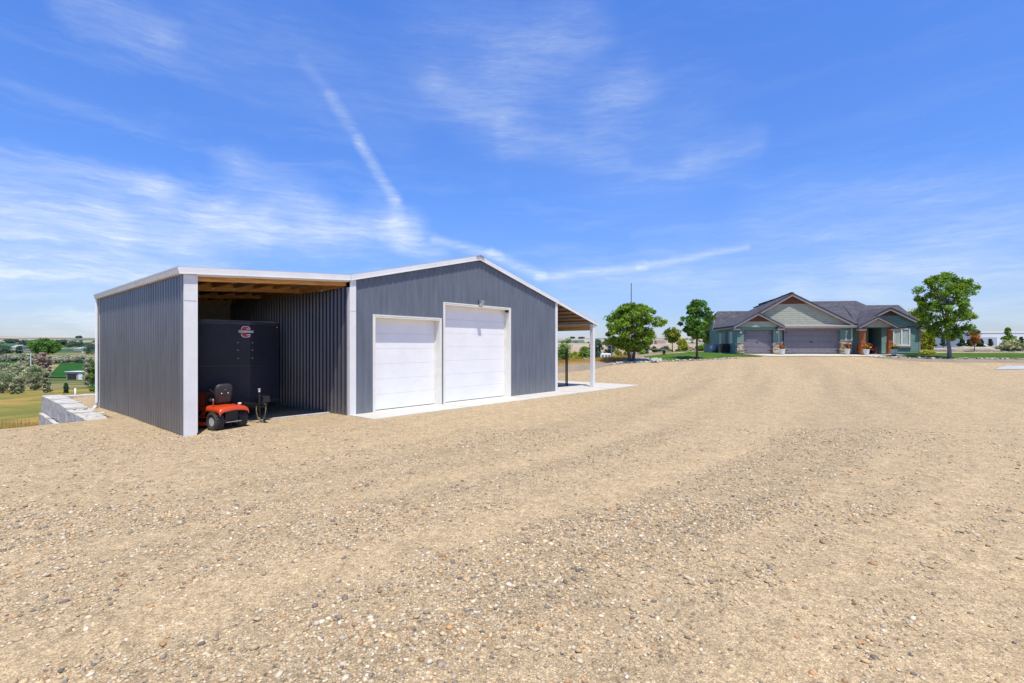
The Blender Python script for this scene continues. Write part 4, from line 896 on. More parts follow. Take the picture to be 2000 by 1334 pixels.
# ------------------------------------------------------------------ the house
PH = R(8); ZB = 1.50
HO = Vector((442 / F * 45.5, 45.5, ZB)); HE1 = Vector((math.cos(PH), -math.sin(PH), 0)); HE2 = Vector((math.sin(PH), math.cos(PH), 0))
def hp(px, py, s):         # house-local point seen at photo pixel on the plane `s` metres behind the front wall
    k = (px - CX) / F; t = (k * (HO.y + math.cos(PH) * s) - HO.x - math.sin(PH) * s) / (math.cos(PH) + k * math.sin(PH))
    Y = HO.y - math.sin(PH) * t + math.cos(PH) * s
    return Vector((t, s, CAMZ - (py - HY) / F * Y - ZB))
def hside(px):             # depth of a pixel column on the left side wall (t = 0)
    k = (px - CX) / F; return (k * HO.y - HO.x) / (math.sin(PH) - k * math.cos(PH))
def lap(name, col, period=.17):
    m, t, b = newmat(name); tc = t.new('ShaderNodeTexCoord').outputs['Object']; sep = t.new('ShaderNodeSeparateXYZ'); t.l.new(tc, sep.inputs[0])
    fr = t.math('FRACT', t.math('DIVIDE', sep.outputs[2], period))
    line = t.maprange(fr, .0, .16, .45, 1.0); c = t.ramp(t.noise(tc, 3, 4, .6), [(.3, tuple(x * .88 for x in col)), (.7, tuple(x * 1.12 for x in col))])
    c = t.mix(1, c, line, 'MULTIPLY'); t.l.new(c, b.inputs['Base Color']); b.inputs['Roughness'].default_value = .7
    bn = t.new('ShaderNodeBump'); bn.inputs['Strength'].default_value = .6; bn.inputs['Distance'].default_value = .02; t.l.new(t.math('SUBTRACT', 1.0, fr), bn.inputs['Height']); t.l.new(bn.outputs[0], b.inputs['Normal'])
    return m
def stone():
    m, t, b = newmat('stone_veneer'); tc = t.new('ShaderNodeTexCoord').outputs['Object']; mp = t.new('ShaderNodeMapping'); t.l.new(tc, mp.inputs[0]); mp.inputs['Scale'].default_value = (3.2, 3.2, 9.5)
    v = t.new('ShaderNodeTexVoronoi'); t.l.new(mp.outputs[0], v.inputs['Vector']); v.inputs['Scale'].default_value = 1; e = t.new('ShaderNodeTexVoronoi', feature='DISTANCE_TO_EDGE'); t.l.new(mp.outputs[0], e.inputs['Vector']); e.inputs['Scale'].default_value = 1
    s_ = t.new('ShaderNodeSeparateColor'); t.l.new(v.outputs['Color'], s_.inputs[0])
    c = t.ramp(s_.outputs[0], [(0, (.50, .38, .26)), (.25, (.32, .22, .15)), (.45, (.60, .52, .42)), (.65, (.24, .20, .17)), (.85, (.66, .58, .46)), (1, (.40, .29, .2))], 'CONSTANT')
    c = t.mix(t.maprange(e.outputs['Distance'], 0, .09, 1, 0), c, (.07, .06, .05)); t.l.new(c, b.inputs['Base Color']); b.inputs['Roughness'].default_value = .9
    bn = t.new('ShaderNodeBump'); bn.inputs['Distance'].default_value = .05; bn.inputs['Strength'].default_value = .8; t.l.new(e.outputs['Distance'], bn.inputs['Height']); t.l.new(bn.outputs[0], b.inputs['Normal']); return m
M['teal'] = lap('teal_lap_siding', (.15, .26, .225)); M['sage'] = lap('sage_lap_siding', (.36, .385, .31), .19); M['stone'] = stone()
def shingle():
    m, t, b = newmat('shingle_roof'); tc = t.new('ShaderNodeTexCoord').outputs['Object']; mp = t.new('ShaderNodeMapping'); t.l.new(tc, mp.inputs[0]); mp.inputs['Scale'].default_value = (2.8, 4, 8)
    v = t.new('ShaderNodeTexVoronoi'); t.l.new(mp.outputs[0], v.inputs['Vector']); v.inputs['Scale'].default_value = 1.6; s_ = t.new('ShaderNodeSeparateColor'); t.l.new(v.outputs['Color'], s_.inputs[0])
    c = t.ramp(s_.outputs[0], [(0, (.042, .042, .056)), (.5, (.068, .066, .084)), (1, (.10, .097, .115))]); c = t.mix(1, c, t.ramp(t.noise(tc, 1.2, 4, .6), [(.3, .8), (.7, 1.2)]), 'MULTIPLY')
    t.l.new(c, b.inputs['Base Color']); b.inputs['Roughness'].default_value = .9; return m
M['shingle'] = shingle(); M['fascia'] = mat('taupe_fascia', (.27, .245, .245), .6, .06, 3); M['darkfascia'] = mat('dark_drip_edge', (.05, .045, .055), .5)
M['garage'] = mat('taupe_garage_door', (.185, .17, .195), .5, .05, 2); M['post'] = mat('red_brown_post', (.34, .10, .035), .6, .15, 4); M['shake'] = mat('red_brown_shake', (.14, .05, .028), .8, .3, 9)
M['glass'] = mat('window_glass', (.10, .14, .15), .05, .2, 1.5, spec=.9); M['curtain'] = mat('curtain', (.42, .50, .47), .8, .2, 5, stretch=(6, 6, .3)); M['wtrim'] = mat('white_window_trim', (.72, .72, .72), .5)
HS_ = empty('house', HO, -PH, 'teal sided single storey house with grey shingle roof and two taupe garage doors', 'house')
T = lambda px, s=0: hp(px, 690, s).x
Zp = lambda px, py, s=0: hp(px, py, s).z
tA, tB, tC, tD, tE_, tF = T(1440), T(1452.6), T(1510), T(1533.6), T(1640.5), T(1662.8)
zE1 = Zp(1480, 637.5); dz1 = Zp(1480, 644.5); dz2 = Zp(1587, 643.5)
GD = .28                                  # depth of the garage door reveal
def wall(name, pts, d, m, par=None): mb = MB(); mb.prism(pts, d); return mb.build(name, m, par or HS_)
# garage block, front wall in pieces around the doors
zpl = Zp(1452, 670.4)
def pier(x0, x1, ztop, stone_top=None, s=0):
    st = stone_top or zpl
    wall('wall', [(x0, s, st), (x1, s, st), (x1, s, ztop), (x0, s, ztop)], (0, .5, 0), M['teal'])
    mb = MB(); mb.box(x0 - .03, x1 + .03, s - .06, s + .45, -.02, st); mb.build('stone_base', M['stone'], HS_)
    mb = MB(); mb.box(x0 - .05, x1 + .05, s - .085, s + .44, st + .002, st + .062); mb.build('stone_cap', M['fascia'], HS_, bevel=.005)
zw = zE1 + .1
pier(tA, tB, zw); pier(tC + .02, T(1520.8), zw); pier(T(1520.8) + .035, T(1530.4), zw - .02, Zp(1526, 668), .25); pier(tE_ + .05, tF, zw, Zp(1650, 666.6))
wall('wall', [(tB + .002, .004, dz1 + .003), (tC + .018, .004, dz1 + .003), (tC + .018, .004, zw), (tB + .002, .004, zw)], (0, .4, 0), M['teal'])
wall('wall', [(T(1530.4) + .002, .0, dz2 + .003), (tE_ + .048, .0, dz2 + .003), (tE_ + .048, .0, zw), (T(1530.4) + .002, .0, zw)], (0, .4, 0), M['fascia'])
for x0, x1, zt_, ns in ((tB, tC, dz1, 4), (tD - .02, tE_ + .05, dz2, 4)):
    mb = MB(); hh = zt_ / ns; np_ = 4 if x1 - x0 < 3.5 else 8
    mb.box(x0, x1, GD + .03, GD + .06, 0, zt_)
    for k in range(ns):
        mb.box(x0 + .01, x1 - .01, GD, GD + .03, k * hh + .008, (k + 1) * hh - .008)
        for j in range(np_):
            a = x0 + .08 + j * (x1 - x0 - .16) / np_; w = (x1 - x0 - .16) / np_
            mb.box(a + .05, a + w - .05, GD - .012, GD - .001, k * hh + .09, (k + 1) * hh - .09)
    g = mb.build('garage_door', M['garage'], HS_)
    mb = MB(); c = (x0 + x1) / 2
    for sx in (-1, 1):
        mb.box(c + sx * .07 - .012, c + sx * .07 + .012, GD - .05, GD - .013, zt_ * .44, zt_ * .44 + .16)
        for z in (.12, .86): mb.box(c + sx * ((x1 - x0) / 2 - .02), c + sx * ((x1 - x0) / 2 - .38), GD - .022, GD - .013, zt_ * z - .02, zt_ * z + .02)
    mb.build('door_hardware', M['black'], g)
# side wall and far gable end
s1, s2, s3 = 7.2, 9.8, 12.6
zr1 = Zp(1401, 608, 9.8)
wall('wall', [(tA, .5, -.3), (tA, 12.6, -.3), (tA, 12.6, zw), (tA, s2, zr1 - .12), (tA, s1 + .1, zw + .1), (tA, .5, zw)], (.2, 0, 0), M['teal'])
for pa, pb, ya, yb in ((1432.6, 1428.2, 648.8, 670.5), (1410.8, 1408.2, 651.5, 671.5)):
    a, b_ = hside(pa), hside(pb); z0, z1 = Zp((pa + pb) / 2, yb, (a + b_) / 2), Zp((pa + pb) / 2, ya, (a + b_) / 2)
    mb = MB(); mb.box(tA - .06, tA - .003, a, b_, z0, z1); w = mb.build('window', M['wtrim'], HS_); mb = MB(); mb.box(tA - .075, tA - .061, a + .1, b_ - .1, z0 + .1, z1 - .1); mb.build('pane', M['curtain'], w)
a, b_ = hside(1422.4), hside(1418); mb = MB(); mb.box(tA - .05, tA - .003, a, b_, .0, 2.1); dr = mb.build('side_door', M['black'], HS_)
mb = MB(); mb.box(tA - .09, tA - .051, a + .08, a + .12, .95, 1.05); mb.build('handle', M['steel'], dr)
# right part : porch recess and window wall
sP, sD, sW = 1.1, 2.9, .0
z0w = 0
wall('wall', [(tF + .002, .5, 0), (tF + .002, sP, 0), (tF + .002, sP, zw), (tF + .002, .5, zw)], (.1, 0, 0), M['teal'])
wall('wall', [(tF + .002, sP + .002, 0), (T(1696, sP), sP + .002, 0), (T(1696, sP), sP + .002, zw), (tF + .002, sP + .002, zw)], (0, .2, 0), M['teal'])
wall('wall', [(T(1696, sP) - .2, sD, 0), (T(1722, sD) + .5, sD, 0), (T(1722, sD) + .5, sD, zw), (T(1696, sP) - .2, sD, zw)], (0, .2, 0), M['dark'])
mb = MB(); dx = T(1700, sD); mb.box(dx, dx + 1.0, sD - .06, sD - .002, .02, 2.15); dr = mb.build('front_door', mat('front_door_paint', (.035, .03, .045), .4), HS_, bevel=.01)
mb = MB(); mb.box(dx + .25, dx + .75, sD - .075, sD - .061, 1.0, 1.95); mb.build('pane', M['glass'], dr); mb = MB(); mb.box(dx + .88, dx + .93, sD - .12, sD - .061, .95, 1.1); mb.build('handle', M['steel'], dr)
mb = MB(); sx0 = T(1691, sP + .5); mb.box(sx0 + .15, sx0 + .5, sD - .05, sD - .003, .2, 2.1); w = mb.build('window', M['wtrim'], HS_); mb = MB(); mb.box(sx0 + .2, sx0 + .45, sD - .06, sD - .051, .25, 2.05); mb.build('pane', M['glass'], w)
xw0, xw1 = T(1718.5, .5), T(1800.7)
wall('wall', [(xw0, .25, 0), (xw1, .25, 0), (xw1, .25, zw), (xw0, .25, zw)], (0, .2, 0), M['teal'])
wall('wall', [(xw0, .452, 0), (xw0, sD, 0), (xw0, sD, zw), (xw0, .452, zw)], (.2, 0, 0), M['teal'])
wall('wall', [(xw1, .452, -.3), (xw1, 12, -.3), (xw1, 12, zw), (xw1, .452, zw)], (-.2, 0, 0), M['teal'])
wall('wall', [(tA + .2, 12.4, -.3), (xw1 - .2, 12.4, -.3), (xw1 - .2, 12.4, zw), (tA + .2, 12.4, zw)], (0, .2, 0), M['teal'])
mb = MB(); mb.box(xw1 + .003, xw1 + .04, .2, .34, 0, 2.1); mb.box(xw1 - .1, xw1 + .002, .225, .248, -.02, 2.35); mb.build('corner_board', M['fascia'], HS_)
mb = MB(); mb.box(tF + .0, tF + .07, -.03, -.002, .9, zw); mb.build('corner_board', M['wtrim'], HS_)
mb = MB(); mb.box(T(1520.8) + .0, T(1520.8) + .034, -.02, .24, .9, zw - .04); mb.build('corner_board', M['wtrim'], HS_)
# big window
wx0, wx1, wz0, wz1 = T(1743.4, .25), T(1776.8, .25), Zp(1760, 675.5, .25), Zp(1760, 641.5, .25)
mb = MB(); q = .09
mb.box(wx0, wx1, .17, .248, wz1 - q, wz1); mb.box(wx0, wx1, .17, .248, wz0, wz0 + q); mb.box(wx0, wx0 + q, .17, .248, wz0 + q, wz1 - q); mb.box(wx1 - q, wx1, .17, .248, wz0 + q, wz1 - q); c = (wx0 + wx1) / 2; mb.box(c - .05, c + .05, .17, .248, wz0 + q, wz1 - q)
w = mb.build('window', M['wtrim'], HS_)
mb = MB(); n = 60
for (a, b_) in ((wx0 + q, c - .05), (c + .05, wx1 - q)):
    for i in range(n):
        u0, u1 = a + (b_ - a) * i / n, a + (b_ - a) * (i + 1) / n; f = lambda u: .236 + .010 * math.sin(u * 42) + .006 * math.sin(u * 97)
        mb.add([(u0, f(u0), wz0 + q), (u1, f(u1), wz0 + q), (u1, f(u1), wz1 - q), (u0, f(u0), wz1 - q)], [(0, 1, 2, 3)])
mb.build('curtain', M['curtain'], w)
mb = MB(); mb.box(wx0 - .1, wx1 + .1, .12, .245, wz0 - .14, wz0 - .002); mb.build('sill', M['fascia'], w)
# posts
for pa, pb in ((1681.6, 1690.3), (1735.2, 1743.2)):
    x0, x1 = T(pa, -1.2), T(pb, -1.2); mb = MB(); mb.box(x0, x1, -1.25, -1.25 + (x1 - x0), 0, Zp(1700, 640, -1.2)); mb.build('porch_post', M['post'], HS_, bevel=.015)
    mb = MB(); mb.box(x0 - .03, x1 + .03, -1.28, -1.22 + (x1 - x0), -.01, .9); mb.box(x0 - .045, x1 + .045, -1.295, -1.205 + (x1 - x0), .901, .95); mb.build('post_base', M['post'], HS_, bevel=.01)
# roofs ------------------------------------------------------------
def plane(pts, name='roof', m='shingle', th=.09):
    pts = [Vector(p) for p in pts]; n = (pts[1] - pts[0]).cross(pts[2] - pts[0]).normalized(); n = n if n.z > 0 else -n
    mb = MB(); k = len(pts)
    if k == 4: mb.add(pts + [p - Vector((0, 0, th)) for p in pts], [(0, 1, 2), (0, 2, 3), (4, 6, 5), (4, 7, 6)] + [(i, (i + 1) % 4, (i + 1) % 4 + 4, i + 4) for i in range(4)])
    else: mb.prism(pts, (0, 0, -th))
    return mb.build(name, M[m], HS_)
def gable(apx, lft, rgt, s_r, s_w, wallm, fh=.24, vent=.3, ret=0):
    """front gable from photo pixels: apex, left foot, right foot on rake plane s_r; wall plane s_w"""
    a = hp(*apx, s_r); l = hp(*lft, s_r); r = hp(*rgt, s_r)
    zf = (l.z + r.z) / 2; l.z = r.z = zf
    for p, q in ((l, a), (a, r)):
        mb = MB(); mb.prism([p, q, q - Vector((0, 0, fh)), p - Vector((0, 0, fh))], (0, .05, 0)); mb.build('rake_board', M['fascia'], HS_)
        mb = MB(); mb.prism([p + Vector((0, -.04, .055)), q + Vector((0, -.04, .055)), q + Vector((0, -.04, .002)), p + Vector((0, -.04, .002))], (0, .12, 0)); mb.build('drip_edge', M['darkfascia'], HS_)
        # boxed soffit from rake to wall
        mb = MB(); mb.prism([p + Vector((0, .052, -fh * .75)), q + Vector((0, .052, -fh * .75)), q + Vector((0, .052, -fh * .75 + .04)), p + Vector((0, .052, -fh * .75 + .04))], (0, s_w - s_r - .054, 0)); mb.build('soffit', M['fascia'], HS_)
    wa = a - Vector((0, 0, fh * .7)); k = (a.z - zf) / max(.01, (a.x - l.x)); kr = (a.z - zf) / (r.x - a.x)
    zb_ = zf - fh * .3; xl = a.x - (wa.z - zb_) / k; xr = a.x + (wa.z - zb_) / kr
    wall('gable_wall', [(xl, s_w, zb_), (xr, s_w, zb_), (wa.x, s_w, wa.z)], (0, .2, 0), wallm)
    if vent:
        h = (wa.z - zb_) * vent; mb = MB(); mb.prism([(a.x - h / k, s_w - .03, wa.z - h), (a.x + h / kr, s_w - .03, wa.z - h), (a.x, s_w - .03, wa.z - .01)], (0, .028, 0)); mb.build('gable_vent', M['shake'], HS_)
    return a, l, r
aB, lB, rB = gable((1548, 573), (1437, 636.5), (1674, 634.5), -.32, .0, M['sage'], vent=.27)
aS, lS, rS = gable((1481.3, 611), (1433, 638), (1533, 636.5), -.42, -.12, M['sage'], fh=.2, vent=.55)
wall('wall', [(tA + .02, -.11, dz1 + .25), (tC - .0, -.11, dz1 + .25), (tC - .0, -.11, zw - .12), (tA + .02, -.11, zw - .12)], (0, .10, 0), M['teal'])
aR, lR, rR = gable((1739.6, 601), (1664, 638), (1815, 637.5), -.08, .2, M['teal'], vent=.33)
aP, lP, rP = gable((1716, 617.8), (1677.5, 638.5), (1755.5, 637.5), -1.5, -1.2, M['sage'], fh=.2, vent=0)
# gable returns (short boxed eaves)
for p, dxr, s_r in ((lS, .55, -.42), (rS + Vector((-.62, 0, 0)), .62, -.42), (rR + Vector((-.75, 0, 0)), .75, -.08), (lP, .6, -1.5), (rP + Vector((-.62, 0, 0)), .62, -1.5)):
    mb = MB(); mb.box(p.x, p.x + dxr, s_r - .045, s_r + .4, p.z - .33, p.z - .19); mb.build('eave_return', M['fascia'], HS_); mb = MB(); mb.box(p.x - .02, p.x + dxr + .02, s_r - .07, s_r + .42, p.z - .188, p.z - .12); mb.build('drip_edge', M['darkfascia'], HS_)
# skirt roof over the wide garage door
x0, x1 = rS.x - .5, rB.x + .1; zs = lB.z
mb = MB(); mb.prism([(x0, -.36, zs - .22), (x0, -.36, zs - .06), (x0, -.002, zs + .10), (x0, -.002, zs - .22)], (x1 - x0, 0, 0)); mb.build('skirt_roof', M['fascia'], HS_)
# beam over the porch
mb = MB(); mb.box(T(1681, -1.2), T(1744, -1.2), -1.24, -1.0, Zp(1700, 641.5, -1.2) + .02, lP.z - .1); mb.build('porch_beam', M['darkfascia'], HS_)
bkB = hp(1473, 602, 9.0)
plane([aB + Vector((0, -.04, .06)), bkB, Vector((tA - .35, s1 + .6, zE1 + .12)), Vector((lB.x, -.36, lB.z + .06))])
mb = MB(); mb.bar(aB + Vector((0, .0, .09)), bkB + Vector((0, 0, .06)), .25, .06); mb.build('ridge_cap', M['shingle'], HS_)
for k in range(5):
    p = (aB + Vector((0, 0, .1))).lerp(bkB, .18 + .18 * k); mb = MB(); mb.box(p.x - .22, p.x + .0, p.y - .22, p.y + .22, p.z - .10, p.z + .02); mb.build('roof_vent', M['darkfascia'], HS_)
# rear main roof, left part with gable end
zr1 = Zp(1401, 608, s2); xlft = T(1401, s2)
plane([(xlft, s2, zr1), (bkB.x + 3.5, s2, zr1), (bkB.x + 3.5, s1, zE1 + .3), (tA - .45, s1 - .3, zE1 + .02)])
plane([(xlft, s2 + .01, zr1), (bkB.x + 9.5, s2 + .01, zr1), (bkB.x + 9.5, 13.1, zE1), (tA - .45, 13.1, zE1)])
mb = MB(); mb.prism([(tA - .47, s1 - .3, zE1 + .0), (xlft - .03, s2, zr1 - .02), (xlft - .03, s2, zr1 - .2), (tA - .47, s1 - .3, zE1 - .18)], (.04, 0, 0)); mb.build('rake_board', M['fascia'], HS_)
mb = MB(); mb.box(tA - .42, tA - .30, -.5, s1 - .32, zE1 - .2, zE1 - .06); mb.build('eave_board', M['fascia'], HS_)
r1a, r1b = hp(1600, 588.5, 8.5), hp(1672, 587.5, 8.5); r1a.z = r1b.z; r1l = Vector((r1a.x - 4.5, 8.5, r1b.z))
r2a, r2b = hp(1679, 597, 6.8), hp(1755, 595.5, 6.8); r2a.z = r2b.z
eL = hp(1678, 637.5, -.3); eR = Vector((rR.x - .0, .3, lR.z + .03))
plane([r1l, r1b, Vector((r1b.x + .6, .3, lR.z + .02)), Vector((rB.x - .2, -.3, rB.z + .03))])
plane([r1b, Vector((r1b.x + 1.5, 14, lR.z)), Vector((r1b.x + 1.2, 4, lR.z + 1.0)), r2a + Vector((.0, 0, 0))])
plane([r2a - Vector((1.5, 0, 0)), r2b, eR, Vector((eL.x, -.3, lR.z + .03))])
plane([r2b, Vector((rR.x, 13, lR.z)), eR])
plane([r1l + Vector((0, .01, 0)), r1b + Vector((0, .01, 0)), Vector((r1b.x + 1.5, 14, lR.z)), Vector((r1l.x, 14, lR.z))])
def gback(a, l, r, depth, e=.06):
    ab = Vector((a.x, depth, a.z))
    plane([a + Vector((0, -.04, e)), ab + Vector((0, 0, e)), l + Vector((0, .1, e))]); plane([a + Vector((0, -.04, e)), ab + Vector((0, 0, e)), r + Vector((0, .1, e))])
gback(aR, lR, rR, 5.4); gback(aP, lP, rP, 1.6); gback(aS, lS, rS, 3.2)
plane([aB + Vector((0, -.04, .06)), Vector((aB.x, 8.4, aB.z - .2)), Vector((rB.x, 1.0, rB.z + .06)), rB + Vector((0, .0, .06))])
mb = MB(); mb.box(tF + .1, xw0, sP - 1.0, sD, zw - .05, zw); mb.build('porch_ceiling', M['fascia'], HS_)
# house number
for i, ch in enumerate('4160'):
    textobj('house_number', ch, .26, M['wtrim'], HS_, (T(1652.3), -.012, Zp(1652, 653.0 + i * 3.75)), (PI / 2, 0, 0), .008, .008)
mb = MB(); mb.box(T(1652.6) - .075, T(1652.6) + .075, -.10, -.002, Zp(1652, 649.3), Zp(1652, 646)); mb.build('wall_light', M['wtrim'], HS_, bevel=.01)
for px, py in ((1446, 649), (1516.8, 648.5)):
    mb = MB(); mb.box(T(px) - .06, T(px) + .06, -.14, -.002, Zp(px, py + 2.2), Zp(px, py - 2.2)); mb.build('wall_lantern', M['pipe'], HS_, bevel=.02)
# concrete drive in front of the garage and path to the porch
def drive(x, y):
    t_ = (x - HO.x) * HE1.x + (y - HO.y) * HE1.y; s_ = (x - HO.x) * HE2.x + (y - HO.y) * HE2.y
    g = [(ground(px, 695.3).x, ground(px, 695.3).y) for px in (1470, 1600, 1700)]
    return (t_ > tB - .1 - np.clip(-s_, 0, 3) * -.4) & (t_ < T(1690) + 2.5 * (s_ > -1.6)) & (s_ > -3.1) & (s_ < 3)
o = grid('driveway', np.linspace(18, 42, 260), np.linspace(38, 52, 180), M['concrete'], .045, keep=drive); tag(o, kind='structure')
# ------------------------------------------------------------------ things around the house
M['tank'] = mat('tank_paint', (.30, .36, .48), .45, .1, 3)
p = onH(1394, 52.5); TK = empty('propane_tank', p, R(68), 'grey blue round ended tank on the lawn by the left wall of the house', 'tank')
mb = MB(); Mx = Matrix.Translation((0, 0, .48)) @ Matrix.Rotation(PI / 2, 4, 'Y')
mb.lathe([(.01, -1.0), (.18, -.96), (.31, -.86), (.36, -.72), (.36, .72), (.31, .86), (.18, .96), (.01, 1.0)], 20, Mx); mb.build('tank_body', M['tank'], TK, smooth=True)
mb = MB(); mb.lathe([(.12, .8), (.12, .93), (.08, .96)], 12); mb.build('dome', M['tank'], TK)
for x in (-.55, .55): mb = MB(); mb.box(x - .06, x + .06, -.25, .25, -.1, .16); mb.build('leg', M['tank'], TK)
AC = empty('air_conditioner', Vector((0, 0, 0)), -PH, 'dark square cooling unit standing against the left wall of the house', 'air conditioner')
q = HO + HE1 * -.55 + HE2 * 2.7; q.z = Hs(q.x, q.y); AC.location = q
mb = MB(); mb.box(-.42, .42, -.42, .42, .06, .92); 
for k in range(14): mb.box(-.43, .43, -.43, .43, .12 + k * .055, .135 + k * .055)
mb.build('cabinet', M['black'], AC, bevel=.01); mb = MB(); mb.lathe([(.36, .921), (.36, .95), (.3, .96)], 20); mb.build('fan_grille', M['darkfascia'], AC); mb = MB(); mb.box(-.5, .5, -.5, .5, -.1, .058); mb.build('pad', M['concrete'], AC)
def pot(px, by, Yd, label, cols, big=1, seed=1):
    s = (-.9 if Yd == 0 else Yd); base = hp(px, by, s); w = HO + HE1 * base.x + HE2 * s; w.z = Hs(w.x, w.y) + .05
    e = empty('flower_pot', w, 0, label, 'flower pot', 'white pots of flowers along the house front')
    mb = MB(); mb.lathe([(.14, 0), (.17, .02), (.235, .42), (.25, .46), (.25, .50), (.215, .50), (.20, .44)], 20); mb.build('pot', M['pipe'], e, smooth=False)
    rg = random.Random(seed); cen = [(rg.uniform(-.2, .2) * big, rg.uniform(-.15, .15), .6 + rg.uniform(-.04, .16) * big) for _ in range(9)]
    leafcloud('foliage', cen, [.12] * 9, 26, .045, L_['green'], e, seed)
    for c in cols:
        cen = [(rg.uniform(-.27, .27) * big, rg.uniform(-.2, .12), .66 + rg.uniform(-.03, .22) * big) for _ in range(9)]; leafcloud('flowers', cen, [.085] * 9, 34, .035, L_[c], e, seed + 5)
    return e
pot(1528, 691, -.9, 'white flower pot with red blooms between the two garage doors', ['redf'], 1, 1)
pot(1654.7, 691.5, -.7, 'white flower pot with orange red blooms below the house numbers', ['redf', 'orange'], 1, 2)
pot(1692, 691, -1.9, 'white flower pot with yellow and pink blooms in front of the first porch post', ['yelf', 'redf'], 1.2, 3)
pot(1746, 691, -1.9, 'white flower pot with tall yellow blooms in front of the second porch post', ['yelf', 'orange'], 1.3, 4)
# red garden chairs behind the first porch pot
M['redchair'] = mat('red_chair', (.36, .05, .03), .5, .1, 5)
def chair(t, s, rz, lb):
    w = HO + HE1 * t + HE2 * s; w.z = max(Hs(w.x, w.y) + .05, ZB); e = empty('garden_chair', w, rz, lb, 'chair', 'red slatted chairs on the porch')
    mb = MB()
    for k in range(5): mb.box(-.25 + k * .104, -.25 + k * .104 + .085, .22, .25, .3, .95 - abs(k - 2) * .05)
    mb.build('backrest', M['redchair'], e, bevel=.005)
    mb = MB(); mb.prism([(-.26, -.28, .36), (-.26, .24, .28), (-.26, .24, .31), (-.26, -.28, .39)], (.52, 0, 0)); mb.build('seat', M['redchair'], e)
    for sx in (-1, 1):
        mb = MB(); mb.box(sx * .33 - .06, sx * .33 + .06, -.34, .30, .55, .575); mb.build('armrest', M['redchair'], e)
        for y in (-.27, .24): mb = MB(); mb.box(sx * .29 - .025, sx * .29 + .025, y - .04, y + .04, 0, .548); mb.build('leg', M['redchair'], e)
chair(T(1684, -.6) - .1, -.7, R(15), 'red slatted chair beside the first porch post'); chair(T(1701, -.3), -.3, R(-15), 'red slatted chair before the front door')
hc = onH(1809, 43.5); cen = []; rg = random.Random(9)
for k in range(16): x = 1800 + rg.uniform(3, 24); q = onH(x, 43.2 + rg.uniform(-.5, .8)); cen.append((q.x - hc.x, q.y - hc.y, q.z - hc.z + .2))
e = empty('hosta', hc, 0, 'bright lime and yellow leafy plants at the right corner of the house', 'plant'); leafcloud('foliage', cen, [.28] * 16, 50, .10, L_['hosta'], e, 8)
# birdhouse / wooden marker on the cobble bed
p = onH(1297, 44.5); BH = empty('wooden_stand', p, 0, 'small weathered wooden stand with a roof on the edge of the lawn', 'stand'); s_ = 44.5 / F
mb = MB(); mb.box(-.10, .10, -.10, .10, -.1, .42); mb.build('post', M['bark'], BH); mb = MB(); mb.prism([(-.28, -.2, .42), (.28, -.2, .42), (.34, -.2, .47), (0, -.2, .56), (-.34, -.2, .47)], (0, .4, 0)); mb.build('roof', M['barkgrey'], BH)
# pale border rocks, each on its own
M['rock'] = mat('pale_rock', (.50, .46, .39), .9, .25, 4, bump=.6, bs=15)
M['rock2'] = mat('grey_rock', (.31, .29, .265), .9, .25, 4, bump=.6, bs=15)
protos = []
for k in range(4):
    mb = MB(); mb.blob((0, 0, .06), (.17, .12, .10), k + 1, .22, 2); o = mb.build('border_rock', M['rock'] if k % 2 else M['rock2'], None); protos.append(o)
rg = random.Random(3); rk = []
def rocks(pxs, n, s0, s1, lb, grp):
    for i in range(n):
        u = i / max(1, n - 1) * (len(pxs) - 1); k = min(int(u), len(pxs) - 2); f = u - k; px = pxs[k][0] * (1 - f) + pxs[k + 1][0] * f + rg.uniform(-1, 1); py = pxs[k][1] * (1 - f) + pxs[k + 1][1] * f + rg.uniform(-.25, .25)
        g = ground(px, py); o = protos[len(rk) % 4].copy() if len(rk) >= 4 else protos[len(rk)]
        if len(rk) >= 4: COL.objects.link(o)
        o.location = g; o.rotation_euler = (rg.uniform(-.3, .3), rg.uniform(-.3, .3), rg.uniform(0, 6)); s = rg.uniform(s0, s1); o.scale = (s, s, s * rg.uniform(.7, 1.1)); tag(o, lb, 'rock', grp); rk.append(o)
rocks([(1700, 697.8), (1760, 699.6), (1830, 701), (1920, 701.8), (1999, 702)], 62, .5, 1.0, 'pale edging rock between the right lawn and the grey gravel', 'edging rocks along the right lawn')
rocks([(1286, 706.3), (1330, 705.0), (1400, 702.4), (1440, 699.6)], 42, .5, .95, 'pale edging rock between the left lawn and the gravel yard', 'edging rocks along the left lawn')
rocks([(1196, 712), (1215, 709.5), (1250, 708.2), (1284, 706.8)], 26, .45, .9, 'pale rock on the front edge of the bed under the broad forked tree', 'edging rocks of the tree bed')
mb = MB(); rg2 = random.Random(12)
for k in range(520):
    px = rg2.uniform(1196, 1292); py = rg2.uniform(700.5, 709); 
    if py > 713 - (px - 1196) * .062 or py < 710 - (px - 1196) * .18: continue
    g = ground(px, py)
    if sdf(np.array([g.x]), np.array([g.y]))[0] > 1.0: continue
    r = rg2.uniform(.05, .12); mb.blob((g.x, g.y, g.z + r * .3), (r, r, r * .6), k, .15, 1)
tag(mb.build('cobbles', M['rock'], None), 'pale cobbles covering the bed under the broad forked tree', 'cobbles', kind='stuff')
mb = MB()
for k in range(300):
    px = rg2.uniform(1815, 2040); py = rg2.uniform(685.5, 687.5) + (px - 1815) * .006; g = ground(px, py); r = rg2.uniform(.06, .15); mb.blob((g.x, g.y, g.z + r * .25), (r, r, r * .6), k, .15, 1)
tag(mb.build('cobbles', M['rock2'], None), 'pale cobble strip along the back edge of the right lawn', 'cobbles', kind='stuff')
